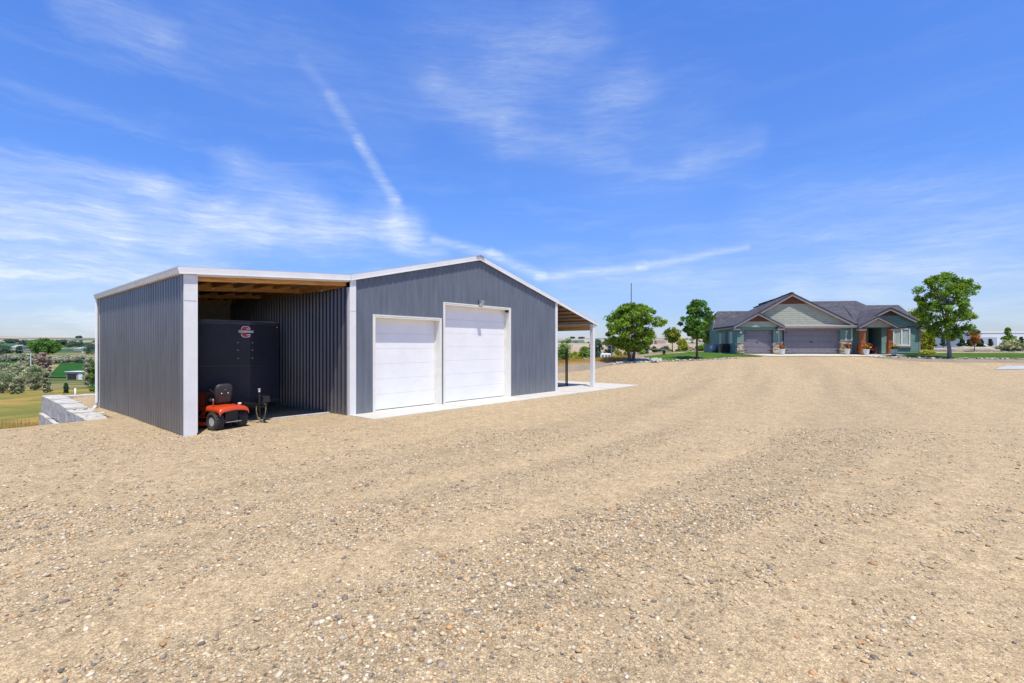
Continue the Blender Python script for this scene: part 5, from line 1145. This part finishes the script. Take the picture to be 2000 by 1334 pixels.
# pale mounds of soil beyond the right lawn
cen = []
for k in range(70): px = rg2.uniform(1818, 2060); q = ground(px, rg2.uniform(679.5, 682)); cen.append((q.x, q.y, q.z + .15))
o = leafcloud('dry_weeds', cen, [.5] * 70, 60, .13, L_['yelf'], None, 19, flat=.5); tag(o, 'golden dry weeds beyond the right lawn', 'weeds', kind='stuff')
M['soil'] = mat('pale_soil', (.36, .30, .22), .95, .2, .6)
for i, (px, w, hgt) in enumerate(((1868, 9, .9), (1885, 7, 1.1), (1914, 9, 1.0), (1940, 6, .9), (1950, 5, 1.2), (1995, 6, 1.0))):
    q = onH(px, 84); mb = MB(); mb.blob((0, 0, .0), (w * .5, 2.0, hgt * .6), i + 3, .16, 3); o = mb.build('soil_mound', M['soil'], None, smooth=True); o.location = q
    tag(o, ['low soil mound just right of the big maple trunk', 'soil mound left of the orange young tree', 'soil mound right of the orange young tree', 'soil mound below the small warehouse windows', 'taller soil mound left of the leafy conifer', 'soil mound at the right edge of the view'][i], 'mound', 'pale soil mounds before the warehouse')
# concrete patch at the right edge of the yard
g0 = [ground(1940, 722.5), ground(1965, 715.5), ground(2140, 713), ground(2160, 720)]
xs_ = np.linspace(min(g.x for g in g0) - .5, max(g.x for g in g0) + .5, 80); ys_ = np.linspace(min(g.y for g in g0) - .5, max(g.y for g in g0) + .5, 60)
def inpoly(x, y):
    ins = np.zeros(x.shape, bool)
    for i in range(4):
        a, b_ = g0[i], g0[(i + 1) % 4]; c = ((a.y <= y) & (b_.y > y)) | ((b_.y <= y) & (a.y > y)); ins ^= c & (x < a.x + (y - a.y) / (b_.y - a.y + 1e-9) * (b_.x - a.x))
    return ins
tag(grid('parking_pad', xs_, ys_, M['asph'], .03, keep=inpoly), kind='structure')
# ------------------------------------------------------------------ buildings and vehicles further off
M['whmetal'] = mat('warehouse_panel', (.80, .81, .83), .5, .03, .2); M['whgrey'] = mat('warehouse_grey', (.42, .46, .54), .5, .05, .2)
M['beige'] = mat('beige_wall', (.50, .42, .34), .8, .08, .3); M['greyroof'] = mat('grey_roof', (.26, .26, .30), .8, .15, 1); M['brownroof'] = mat('brown_roof', (.24, .17, .13), .8, .15, .5)
def shed(name, px0, px1, by, top, Yd, depth, wallm, roofm, label, cat, eave=.62, flat=False, rz=0, door=None):
    s_ = Yd / F; w = (px1 - px0) * s_; c = onH((px0 + px1) / 2, Yd); zt_ = CAMZ - (top - HY) * s_; h = max(zt_ - c.z, 2); e = empty(name, c, rz, label, cat)
    he = h * (eave if not flat else .94)
    mb = MB(); mb.box(-w / 2, w / 2, 0, depth, -1, he); mb.build('wall', wallm, e)
    mb = MB()
    if flat: mb.box(-w / 2 - .3, w / 2 + .3, -.3, depth + .3, he + .01, h)
    else: mb.prism([(-w / 2 - .3, -.4, he + .02), (-w / 2 - .3, depth / 2, h), (-w / 2 - .3, depth + .4, he + .02)], (w + .6, 0, 0))
    mb.build('roof', roofm, e)
    for (u0, u1, z0, z1, mt) in (door or []):
        mb = MB(); mb.box(-w / 2 + u0 * w, -w / 2 + u1 * w, -.08, -.004, z0 * he, z1 * he); mb.build('window' if z0 > .2 else 'door', mt, e)
    return e
shed('warehouse', 1912, 2080, 676, 647, 330, 60, M['whmetal'], M['whmetal'], 'long pale metal warehouse beyond the right lawn', 'warehouse', flat=True, door=[(.0, .21, .02, .84, M['whgrey']), (.05, .16, .0, .3, M['glass']), (.40, .47, .28, .5, M['glass']), (.7, .8, .0, .4, M['glass'])])
shed('warehouse_annex', 1852, 1892, 676, 663, 420, 30, M['whmetal'], M['greyroof'], 'low grey industrial building left of the long warehouse', 'building', flat=True, door=[(.3, .75, .0, .6, M['dark'])])
shed('low_shed', 130, 165, 741, 734.3, ground(147, 741.5).y, 3.0, M['beige'], M['trim'], 'low shed with a white roof below the silver tree', 'shed', flat=True, door=[(.05, .55, .0, .75, M['dark']), (.68, .9, .0, .8, M['white'])])
shed('valley_warehouse', 143, 162, 689, 678, 700, 25, M['beige'], M['roofmetal'], 'right tan warehouse with a pale roof in the valley', 'warehouse', .5)
shed('valley_warehouse', 124, 142.5, 687, 680, 760, 25, M['beige'], M['brownroof'], 'left tan warehouse with a low brown roof in the valley', 'warehouse', .5)
shed('valley_house', 46, 60, 687, 680.5, 640, 20, M['beige'], M['brownroof'], 'brown roofed house left of the big valley tree', 'house', .5)
shed('valley_house', 20, 33, 682, 673.5, 760, 20, M['beige'], M['roofmetal'], 'pale roofed house near the left edge of the valley', 'house', .5)
shed('valley_house', 173, 188, 676, 668.5, 900, 20, M['beige'], M['brownroof'], 'tan house among trees beside the shop corner', 'house', .5)
shed('hill_house', 49, 61, 666, 662.3, 1600, 30, M['beige'], M['roofmetal'], 'small tan farmhouse high on the green hill', 'house', .5)
shed('grey_roof_house', 1141, 1183, 712, 700.3, 62, 7, M['greyroof'], M['greyroof'], 'house roof of grey shingles peeping above the dry grass slope', 'house', .55, rz=R(-12))
shed('red_barn', 1283, 1300, 668, 664.5, 1500, 30, M['beige'], M['brownroof'], 'small far farm building on the tan hill between the yard trees', 'building', .5)
# camper and parked car
p = onH(1184, 118); s_ = 118 / F; CP = empty('camper', p, R(-8), 'white camper van parked among the bushes below the yard', 'camper'); zt_ = CAMZ - (690.3 - HY) * s_ - p.z
hb = 1.75; z0 = max(.3, zt_ - hb)
mb = MB(); mb.prism([(-1.3, 0, z0), (1.3, 0, z0), (1.35, 0, z0 + .9), (1.0, 0, z0 + hb), (-1.2, 0, z0 + hb), (-1.35, 0, z0 + 1.2)], (0, 2.0, 0)); mb.build('body', M['white'], CP, bevel=.12)
for x in (-.8, .0, .7): mb = MB(); mb.box(x - .22, x + .22, -.02, -.003, z0 + .95, z0 + 1.35); mb.build('window', M['glass'], CP)
for x in (-.7, .6): mb = MB(); mb.lathe([(.33, 0), (.33, .2)], 14, Matrix.Translation((x, .02, z0 - .02)) @ Matrix.Rotation(-PI / 2, 4, 'X')); mb.build('wheel', M['rubber'], CP)
def car(px, Yd, lb, mt, rz, top):
    s_ = Yd / F; p = onH(px, Yd); p.z = max(p.z, CAMZ - (top - HY) * s_ - 1.6); e = empty('parked_car', p, rz, lb, 'car')
    mb = MB(); mb.prism([(-2.1, -.85, .35), (2.1, -.85, .35), (2.15, -.85, .75), (1.2, -.85, .88), (.7, -.85, 1.38), (-1.0, -.85, 1.42), (-1.7, -.85, .92), (-2.15, -.85, .85)], (0, 1.7, 0)); mb.build('body', mt, e, bevel=.08)
    mb = MB(); mb.prism([(-1.5, -.87, .92), (1.05, -.87, .90), (.64, -.87, 1.32), (-.95, -.87, 1.35)], (0, 1.74, 0)); mb.build('window', M['glass'], e)
    for x in (-1.35, 1.35):
        for y in (-.88, .68): mb = MB(); mb.lathe([(.32, 0), (.32, .2)], 14, Matrix.Translation((x, y, .32)) @ Matrix.Rotation(-PI / 2, 4, 'X')); mb.build('wheel', M['rubber'], e)
car(1224, 84, 'silver parked car glimpsed behind the forked trunk', M['steel'], R(12), 696.8)
car(164, 560, 'white parked vehicle in front of the tan valley warehouse', M['white'], R(70), 692)
car(1890, 150, 'white vehicle parked left of the orange young tree in the distance', M['white'], R(5), 666)
car(1910, 150, 'white vehicle parked right of the orange young tree in the distance', M['white'], R(5), 668)
# poles
def pole(px, top, Yd, r, lb, cross=True, grp=None, m='barkgrey', nm='utility_pole'):
    s_ = Yd / F; p = onH(px, Yd); h = CAMZ - (top - HY) * s_ - p.z; e = empty(nm, p, 0, lb, 'pole', grp)
    mb = MB(); mb.tube([(0, 0, -.3), (0, 0, h)], [r * 1.2, r * .8], 8); mb.build('shaft', M[m], e)
    if cross: mb = MB(); mb.box(-.9, .9, -.06, .06, h - .55, h - .42); mb.build('crossarm', M[m], e)
pole(1233, 553, 41.5, .045, 'tall thin grey mast rising out of the broad green tree', False, nm='mast')
pole(1194, 670, 95, .12, 'wooden utility pole between the porch post and the broad tree'); pole(60, 690, 105, .12, 'pale double utility pole behind the silver shrubs', False, None, 'pipe'); pole(13, 692, 100, .05, 'thin dark pole near the left edge of the valley', False, None, 'bark')
# ------------------------------------------------------------------ loose pebbles on the gravel
def ico():
    bm = bmesh.new(); bmesh.ops.create_icosphere(bm, subdivisions=1, radius=1); v = np.array([q.co[:] for q in bm.verts]); f = np.array([[q.index for q in g.verts] for g in bm.faces]); bm.free(); return v, f
iv, ifc = ico()
def pebbles(name, n, y0, y1, smin, smed, smax, seed, label, dens=1.0, lowpoly=True):
    rg = np.random.default_rng(seed); u = rg.random(n * 2); Y = np.sqrt(y0 * y0 + u * (y1 * y1 - y0 * y0)); X = rg.uniform(-1.12, 1.12, n * 2) * Y
    dn = -.30 + 1.45 * lane(X, Y) + .12 * wob(X, Y, .8, .5) + .14 * wob(X, Y, 2.9, 1.5) + .1 * wob(X * .6 + Y * .8, Y * .6 - X * .8, 6.1, .2)
    k = (rg.random(n * 2) < np.clip(dn, .05, 1) * dens)
    tt = (X - P0.x) * A.x + (Y - P0.y) * A.y; bb = (X - P0.x) * B.x + (Y - P0.y) * B.y
    k &= ~((tt > -.1) & (bb > -1.276 + .22 * rg.random(len(X)) ** 3 * 2.2)) & ~((tt > TL - .1) & (bb > -.03)) & (sdf(X, Y) < -.1) & ~((tt < TL) & (tt > -5.6) & (bb > 5.2))
    X, Y = X[k][:n], Y[k][:n]; n = len(X)
    s = smed * np.exp(rg.normal(0, .42, n)); s = np.clip(s, smin, smax); tt = (X - P0.x) * A.x + (Y - P0.y) * A.y; bb = (X - P0.x) * B.x + (Y - P0.y) * B.y; Z = np.where((tt > 0) & (bb > -1.276) & (tt < 17), .001, H(X, Y) + .006)
    v = iv if not lowpoly else iv
    sc3 = np.stack([s * rg.uniform(.8, 1.4, n), s * rg.uniform(.65, 1.0, n), s * rg.uniform(.35, .7, n)], 1)
    jit = 1 + rg.uniform(-.22, .22, (n, len(v)))
    P = v[None] * jit[..., None] * sc3[:, None]; a = rg.uniform(0, 2 * PI, n); ta = rg.normal(0, .3, n); ca, sa = np.cos(a)[:, None], np.sin(a)[:, None]
    z = P[..., 2] + P[..., 0] * np.tan(ta)[:, None] * .5; x, y = P[..., 0] * ca - P[..., 1] * sa, P[..., 0] * sa + P[..., 1] * ca
    V = np.stack([x + X[:, None], y + Y[:, None], z + (Z + sc3[:, 2] * rg.uniform(.0, .55, n))[:, None]], -1).reshape(-1, 3)
    Fc = (ifc[None] + (np.arange(n) * len(v))[:, None, None]).reshape(-1, 3)
    pal = np.array([(.42, .35, .25), (.52, .45, .34), (.58, .54, .46), (.36, .29, .2), (.58, .47, .32), (.16, .15, .15), (.24, .22, .20), (.50, .31, .16), (.44, .40, .36), (.64, .61, .55), (.30, .20, .13), (.46, .39, .28)])
    pr = np.array([.17, .15, .10, .12, .1, .05, .08, .035, .08, .035, .04, .06]); pr /= pr.sum()
    c = pal[rg.choice(len(pal), n, p=pr)] * np.array([1.13, 1.03, .87]) * rg.uniform(.82, 1.15, (n, 1)); C = np.concatenate([c, np.ones((n, 1))], 1)
    return V, Fc, np.repeat(C, len(v), 0)
m, t, b = newmat('pebble'); a_ = t.new('ShaderNodeAttribute', attribute_name='tint').outputs['Color']; gp = t.new('ShaderNodeNewGeometry').outputs['Position']
t.l.new(t.mix(1, a_, t.ramp(t.noise(gp, 160, 3, .7), [(.3, .78), (.7, 1.15)]), 'MULTIPLY'), b.inputs['Base Color']); b.inputs['Roughness'].default_value = .8
M['pebble'] = m
Vs, Fs, Cs, off = [], [], [], 0
for args in ((34000, 2.6, 6.8, .005, .0115, .034, 1), (32000, 5.8, 13.0, .007, .013, .03, 2), (260, 2.8, 12, .016, .022, .038, 3)):
    V, Fc, C = pebbles('', *args, '', dens=1); Vs.append(V); Fs.append(Fc + off); Cs.append(C); off += len(V)
o = npmesh('loose_pebbles', np.concatenate(Vs), np.concatenate(Fs), M['pebble'], None, np.concatenate(Cs), smooth=True); tag(o, 'loose rounded pebbles scattered over the tan gravel yard', 'pebbles', kind='stuff')
# dry grass tufts on the banks
def tufts(name, pts, hgt, m, label, per=14, seed=1, spread=.12):
    rg = np.random.default_rng(seed); P = np.repeat(np.array(pts), per, 0); n = len(P); P = P + np.stack([rg.normal(0, spread, n), rg.normal(0, spread, n), np.zeros(n)], 1); P[:, 2] = H(P[:, 0], P[:, 1])
    a = rg.uniform(0, 2 * PI, n); w = (.006 + .006 * rg.random(n)) * (2.2 if hgt > .2 else 1); h = hgt * rg.uniform(.5, 1.2, n); lx_, ly_ = rg.normal(0, .35, n) * h, rg.normal(0, .35, n) * h
    V = np.stack([P + np.stack([np.cos(a) * w, np.sin(a) * w, 0 * a], 1), P - np.stack([np.cos(a) * w, np.sin(a) * w, 0 * a], 1), P + np.stack([lx_, ly_, h], 1)], 1).reshape(-1, 3)
    cs = rg.uniform(.6, 1.3, n); C = np.repeat(np.stack([cs, cs * rg.uniform(.85, 1.1, n), cs, np.ones(n)], 1), 3, 0)
    return tag(npmesh(name, V, np.arange(3 * n).reshape(n, 3), m, None, C), label, 'grass', kind='stuff')
M['straw'] = leafmat('straw', (.50, .33, .10), .3)
pts = []; r0 = np.random.default_rng(14)
while len(pts) < 2400:
    x, y = r0.uniform(0, 10), r0.uniform(35, 46); d_ = sdf(np.array([x]), np.array([y]))[0]
    if -1.4 < d_ < 2.6: pts.append((x, y, 0))
tufts('dry_grass_tufts', pts, .15, M['straw'], 'orange straw grass on the bank behind the right lean-to', 9, 5, .2)
rr = np.random.default_rng(4); pts = []
while len(pts) < 2600:
    x, y = rr.uniform(-26, -12), rr.uniform(13.6, 24); 
    if sdf(np.array([x]), np.array([y]))[0] > .5: pts.append((x, y, 0))
tufts('dry_grass_tufts', pts, .09, M['straw'], 'short straw coloured grass below the gravel edge by the wire fence', 12, 3, .2)
# ------------------------------------------------------------------ sky, sun, camera
SD = Vector((.118, -.367, 1)).normalized()
w = bpy.data.worlds.new("World"); sc.world = w; w.use_nodes = True; t = NT(w); bg = t.n['Background']
sky = t.new('ShaderNodeTexSky', sky_type='NISHITA'); sky.sun_disc = False; sky.sun_elevation = math.asin(SD.z); sky.sun_rotation = math.atan2(SD.x, SD.y); sky.air_density = 1.0; sky.dust_density = .6; sky.ozone_density = 3.0; sky.altitude = 800
g = t.new('ShaderNodeTexCoord').outputs['Generated']; nrm = t.vmath('NORMALIZE', g); sp = t.new('ShaderNodeSeparateXYZ'); t.l.new(nrm, sp.inputs[0])
az = t.math('ARCTAN2', sp.outputs[0], sp.outputs[1]); el = t.math('ARCSINE', sp.outputs[2])
cb = t.new('ShaderNodeCombineXYZ'); t.l.new(az, cb.inputs[0]); t.l.new(el, cb.inputs[1]); P2 = cb.outputs[0]
def azel(px, py):
    d = Vector(((px - CX) / F, 1, (HY - py) / F)); return (math.atan2(d.x, d.y), math.atan2(d.z, math.hypot(d.x, d.y)), 0)
wn = t.new('ShaderNodeTexNoise'); t.l.new(P2, wn.inputs['Vector']); wn.inputs['Scale'].default_value = 9; wn.inputs['Detail'].default_value = 5; wn.inputs['Roughness'].default_value = .6
warp = t.vmath('SUBTRACT', wn.outputs['Color'], (.5, .5, .5)); 
def warped(k): return t.vmath('ADD', P2, t.vmath('SCALE', warp, scale=k))
Pw = warped(.045); Pw2 = warped(.014); Pw3 = warped(.022)
def seg(p, a, b_, wd, P=None, soft=1.0):
    a = Vector(azel(*a)); b_ = Vector(azel(*b_)); ba = b_ - a; P = P or Pw
    pa = t.vmath('SUBTRACT', P, tuple(a)); h = t.math('DIVIDE', t.vmath('DOT_PRODUCT', pa, tuple(ba), out=1), ba.length_squared); 
    hc = t.math('MINIMUM', t.math('MAXIMUM', h, 0.0), 1.0); d = t.vmath('LENGTH', t.vmath('SUBTRACT', pa, t.vmath('SCALE', tuple(ba), scale=hc)), out=1)
    v = t.maprange(d, 0, wd, 1, 0, True); return t.math('MULTIPLY', v, p) if p != 1 else v
def addm(*v):
    r = v[0]
    for q in v[1:]: r = t.math('ADD', r, q)
    return r
trail = addm(seg(.08, (590, 118), (650, 190), .018, Pw3), seg(.16, (645, 185), (700, 275), .019, Pw3), seg(.32, (700, 275), (772, 390), .017, Pw3), seg(.20, (768, 385), (785, 485), .024, Pw3),
             seg(.40, (850, 468), (975, 500), .016, Pw2), seg(.42, (960, 495), (1060, 540), .018, Pw2), seg(.42, (1050, 542), (1260, 520), .014, Pw2), seg(.34, (1250, 521), (1460, 482), .011, Pw2), seg(.08, (980, 290), (1330, 345), .02, Pw3), seg(.10, (850, 165), (980, 240), .04, Pw3), seg(.12, (980, 250), (1215, 310), .028, Pw3))
fluff = addm(seg(.28, (770, 440), (840, 490), .05), seg(.22, (740, 400), (790, 470), .05), seg(.16, (1130, 60), (990, 140), .10), seg(.16, (1180, 215), (1240, 160), .07), seg(.14, (850, 165), (1000, 260), .08), seg(.16, (1350, 305), (1470, 275), .04),
             seg(.30, (150, 0), (310, 60), .05), seg(.12, (420, 60), (760, 200), .12), seg(.12, (900, 60), (1300, 300), .20), seg(.45, (-80, 320), (300, 372), .045), seg(.50, (300, 375), (520, 440), .045), seg(.62, (-80, 405), (200, 440), .06), seg(.55, (200, 425), (480, 470), .045), seg(.50, (-80, 480), (380, 530), .09), seg(.36, (420, 420), (690, 440), .06), seg(.38, (520, 470), (800, 440), .05), seg(.32, (470, 330), (620, 410), .06),
             seg(.36, (-50, 570), (300, 600), .08), seg(.25, (1100, 545), (1560, 560), .06), seg(.22, (1560, 600), (2050, 570), .06), seg(.18, (1500, 420), (2050, 380), .09), seg(.22, (1700, 540), (2100, 500), .07), seg(.14, (1300, 520), (1900, 480), .10))
mp = t.new('ShaderNodeMapping'); t.l.new(Pw, mp.inputs[0]); mp.inputs['Scale'].default_value = (.8, 5.0, 1); mp.inputs['Rotation'].default_value = (0, 0, R(14))
wis = t.noise(mp.outputs[0], 4.2, 6, .62, .25); mp2 = t.new('ShaderNodeMapping'); t.l.new(Pw2, mp2.inputs[0]); mp2.inputs['Scale'].default_value = (1.0, 5.5, 1); mp2.inputs['Rotation'].default_value = (0, 0, R(28)); wis2 = t.noise(mp2.outputs[0], 11, 5, .62, .2)
tex = t.maprange(t.math('ADD', t.math('MULTIPLY', wis, .6), t.math('MULTIPLY', wis2, .4)), .30, .70, .15, 1.1, True)
lowm = t.maprange(el, .05, .42, 1, .0, True); leftm = t.maprange(az, -.9, -.1, .8, .25, True)
veil = t.math('MULTIPLY', t.math('MULTIPLY', t.maprange(wis, .46, .75, 0, 1, True), leftm), t.math('ADD', t.math('MULTIPLY', lowm, .7), .14))
hat = t.new('ShaderNodeMapping'); t.l.new(P2, hat.inputs[0]); hat.inputs['Rotation'].default_value = (0, 0, R(-12)); hat.inputs['Scale'].default_value = (.25, 1.5, 1)
tex2 = t.maprange(t.noise(hat.outputs[0], 75, 4, .7, .2), .34, .66, .35, 1.1)
fib = t.new('ShaderNodeMapping'); t.l.new(Pw2, fib.inputs[0]); fib.inputs['Rotation'].default_value = (0, 0, R(18)); fib.inputs['Scale'].default_value = (.5, 5, 1)
tex3 = t.maprange(t.noise(fib.outputs[0], 30, 7, .75, .5), .32, .68, .6, 1.3)
cl = t.math('ADD', t.math('MULTIPLY', t.math('MINIMUM', trail, .8), tex2), t.math('MULTIPLY', t.math('ADD', t.math('MULTIPLY', t.math('MINIMUM', fluff, 1.0), t.math('ADD', .25, t.math('MULTIPLY', tex, .62))), veil), tex3))
cl = t.math('MINIMUM', t.math('MAXIMUM', cl, 0), .92)
upm = t.math('GREATER_THAN', el, 0.0); cl = t.math('MULTIPLY', cl, upm)
tint = t.ramp(t.math('DIVIDE', el, 1.0), [(0.0, (1.0, 1.0, 1.28)), (.1, (1.0, 1.14, 1.55)), (.28, (1.0, 1.42, 2.2)), (.60, (1.06, 1.66, 2.75)), (.82, (.95, 1.0, 1.1)), (1.0, (1.0, .95, .9))])
SKYGAIN = 1.0
base = t.mix(1, sky.outputs[0], tint, 'MULTIPLY')
base = t.vmath('SCALE', base, scale=SKYGAIN)
col = t.mix(cl, base, (8.4, 9.3, 10.1, 1))
t.l.new(col, bg.inputs['Color']); bg.inputs['Strength'].default_value = .10
sun = bpy.data.lights.new('sun', 'SUN'); sun.energy = 5.0; sun.angle = R(.53); sun.color = (1, .945, .85)
so = bpy.data.objects.new('sun', sun); link(so); so.rotation_euler = SD.to_track_quat('Z', 'Y').to_euler(); so.location = (0, 0, 30)
cam = bpy.data.cameras.new('camera'); cam.sensor_width = 36; cam.lens = F / 2000 * 36; cam.shift_y = (HY - 667) / 2000; cam.clip_end = 20000; cam.clip_start = .05
co = bpy.data.objects.new('camera', cam); link(co); co.location = (0, 0, CAMZ); co.rotation_euler = (R(90), 0, 0); sc.camera = co
sc.view_settings.view_transform = 'Standard'; sc.view_settings.look = 'None'; sc.view_settings.exposure = 0; sc.view_settings.gamma = 1
sc.render.engine = 'CYCLES'; sc.cycles.max_bounces = 6; sc.cycles.diffuse_bounces = 4; sc.cycles.glossy_bounces = 2; sc.cycles.transmission_bounces = 3; sc.cycles.transparent_max_bounces = 4; sc.cycles.caustics_reflective = False; sc.cycles.caustics_refractive = False
sc.cycles.use_denoising = True
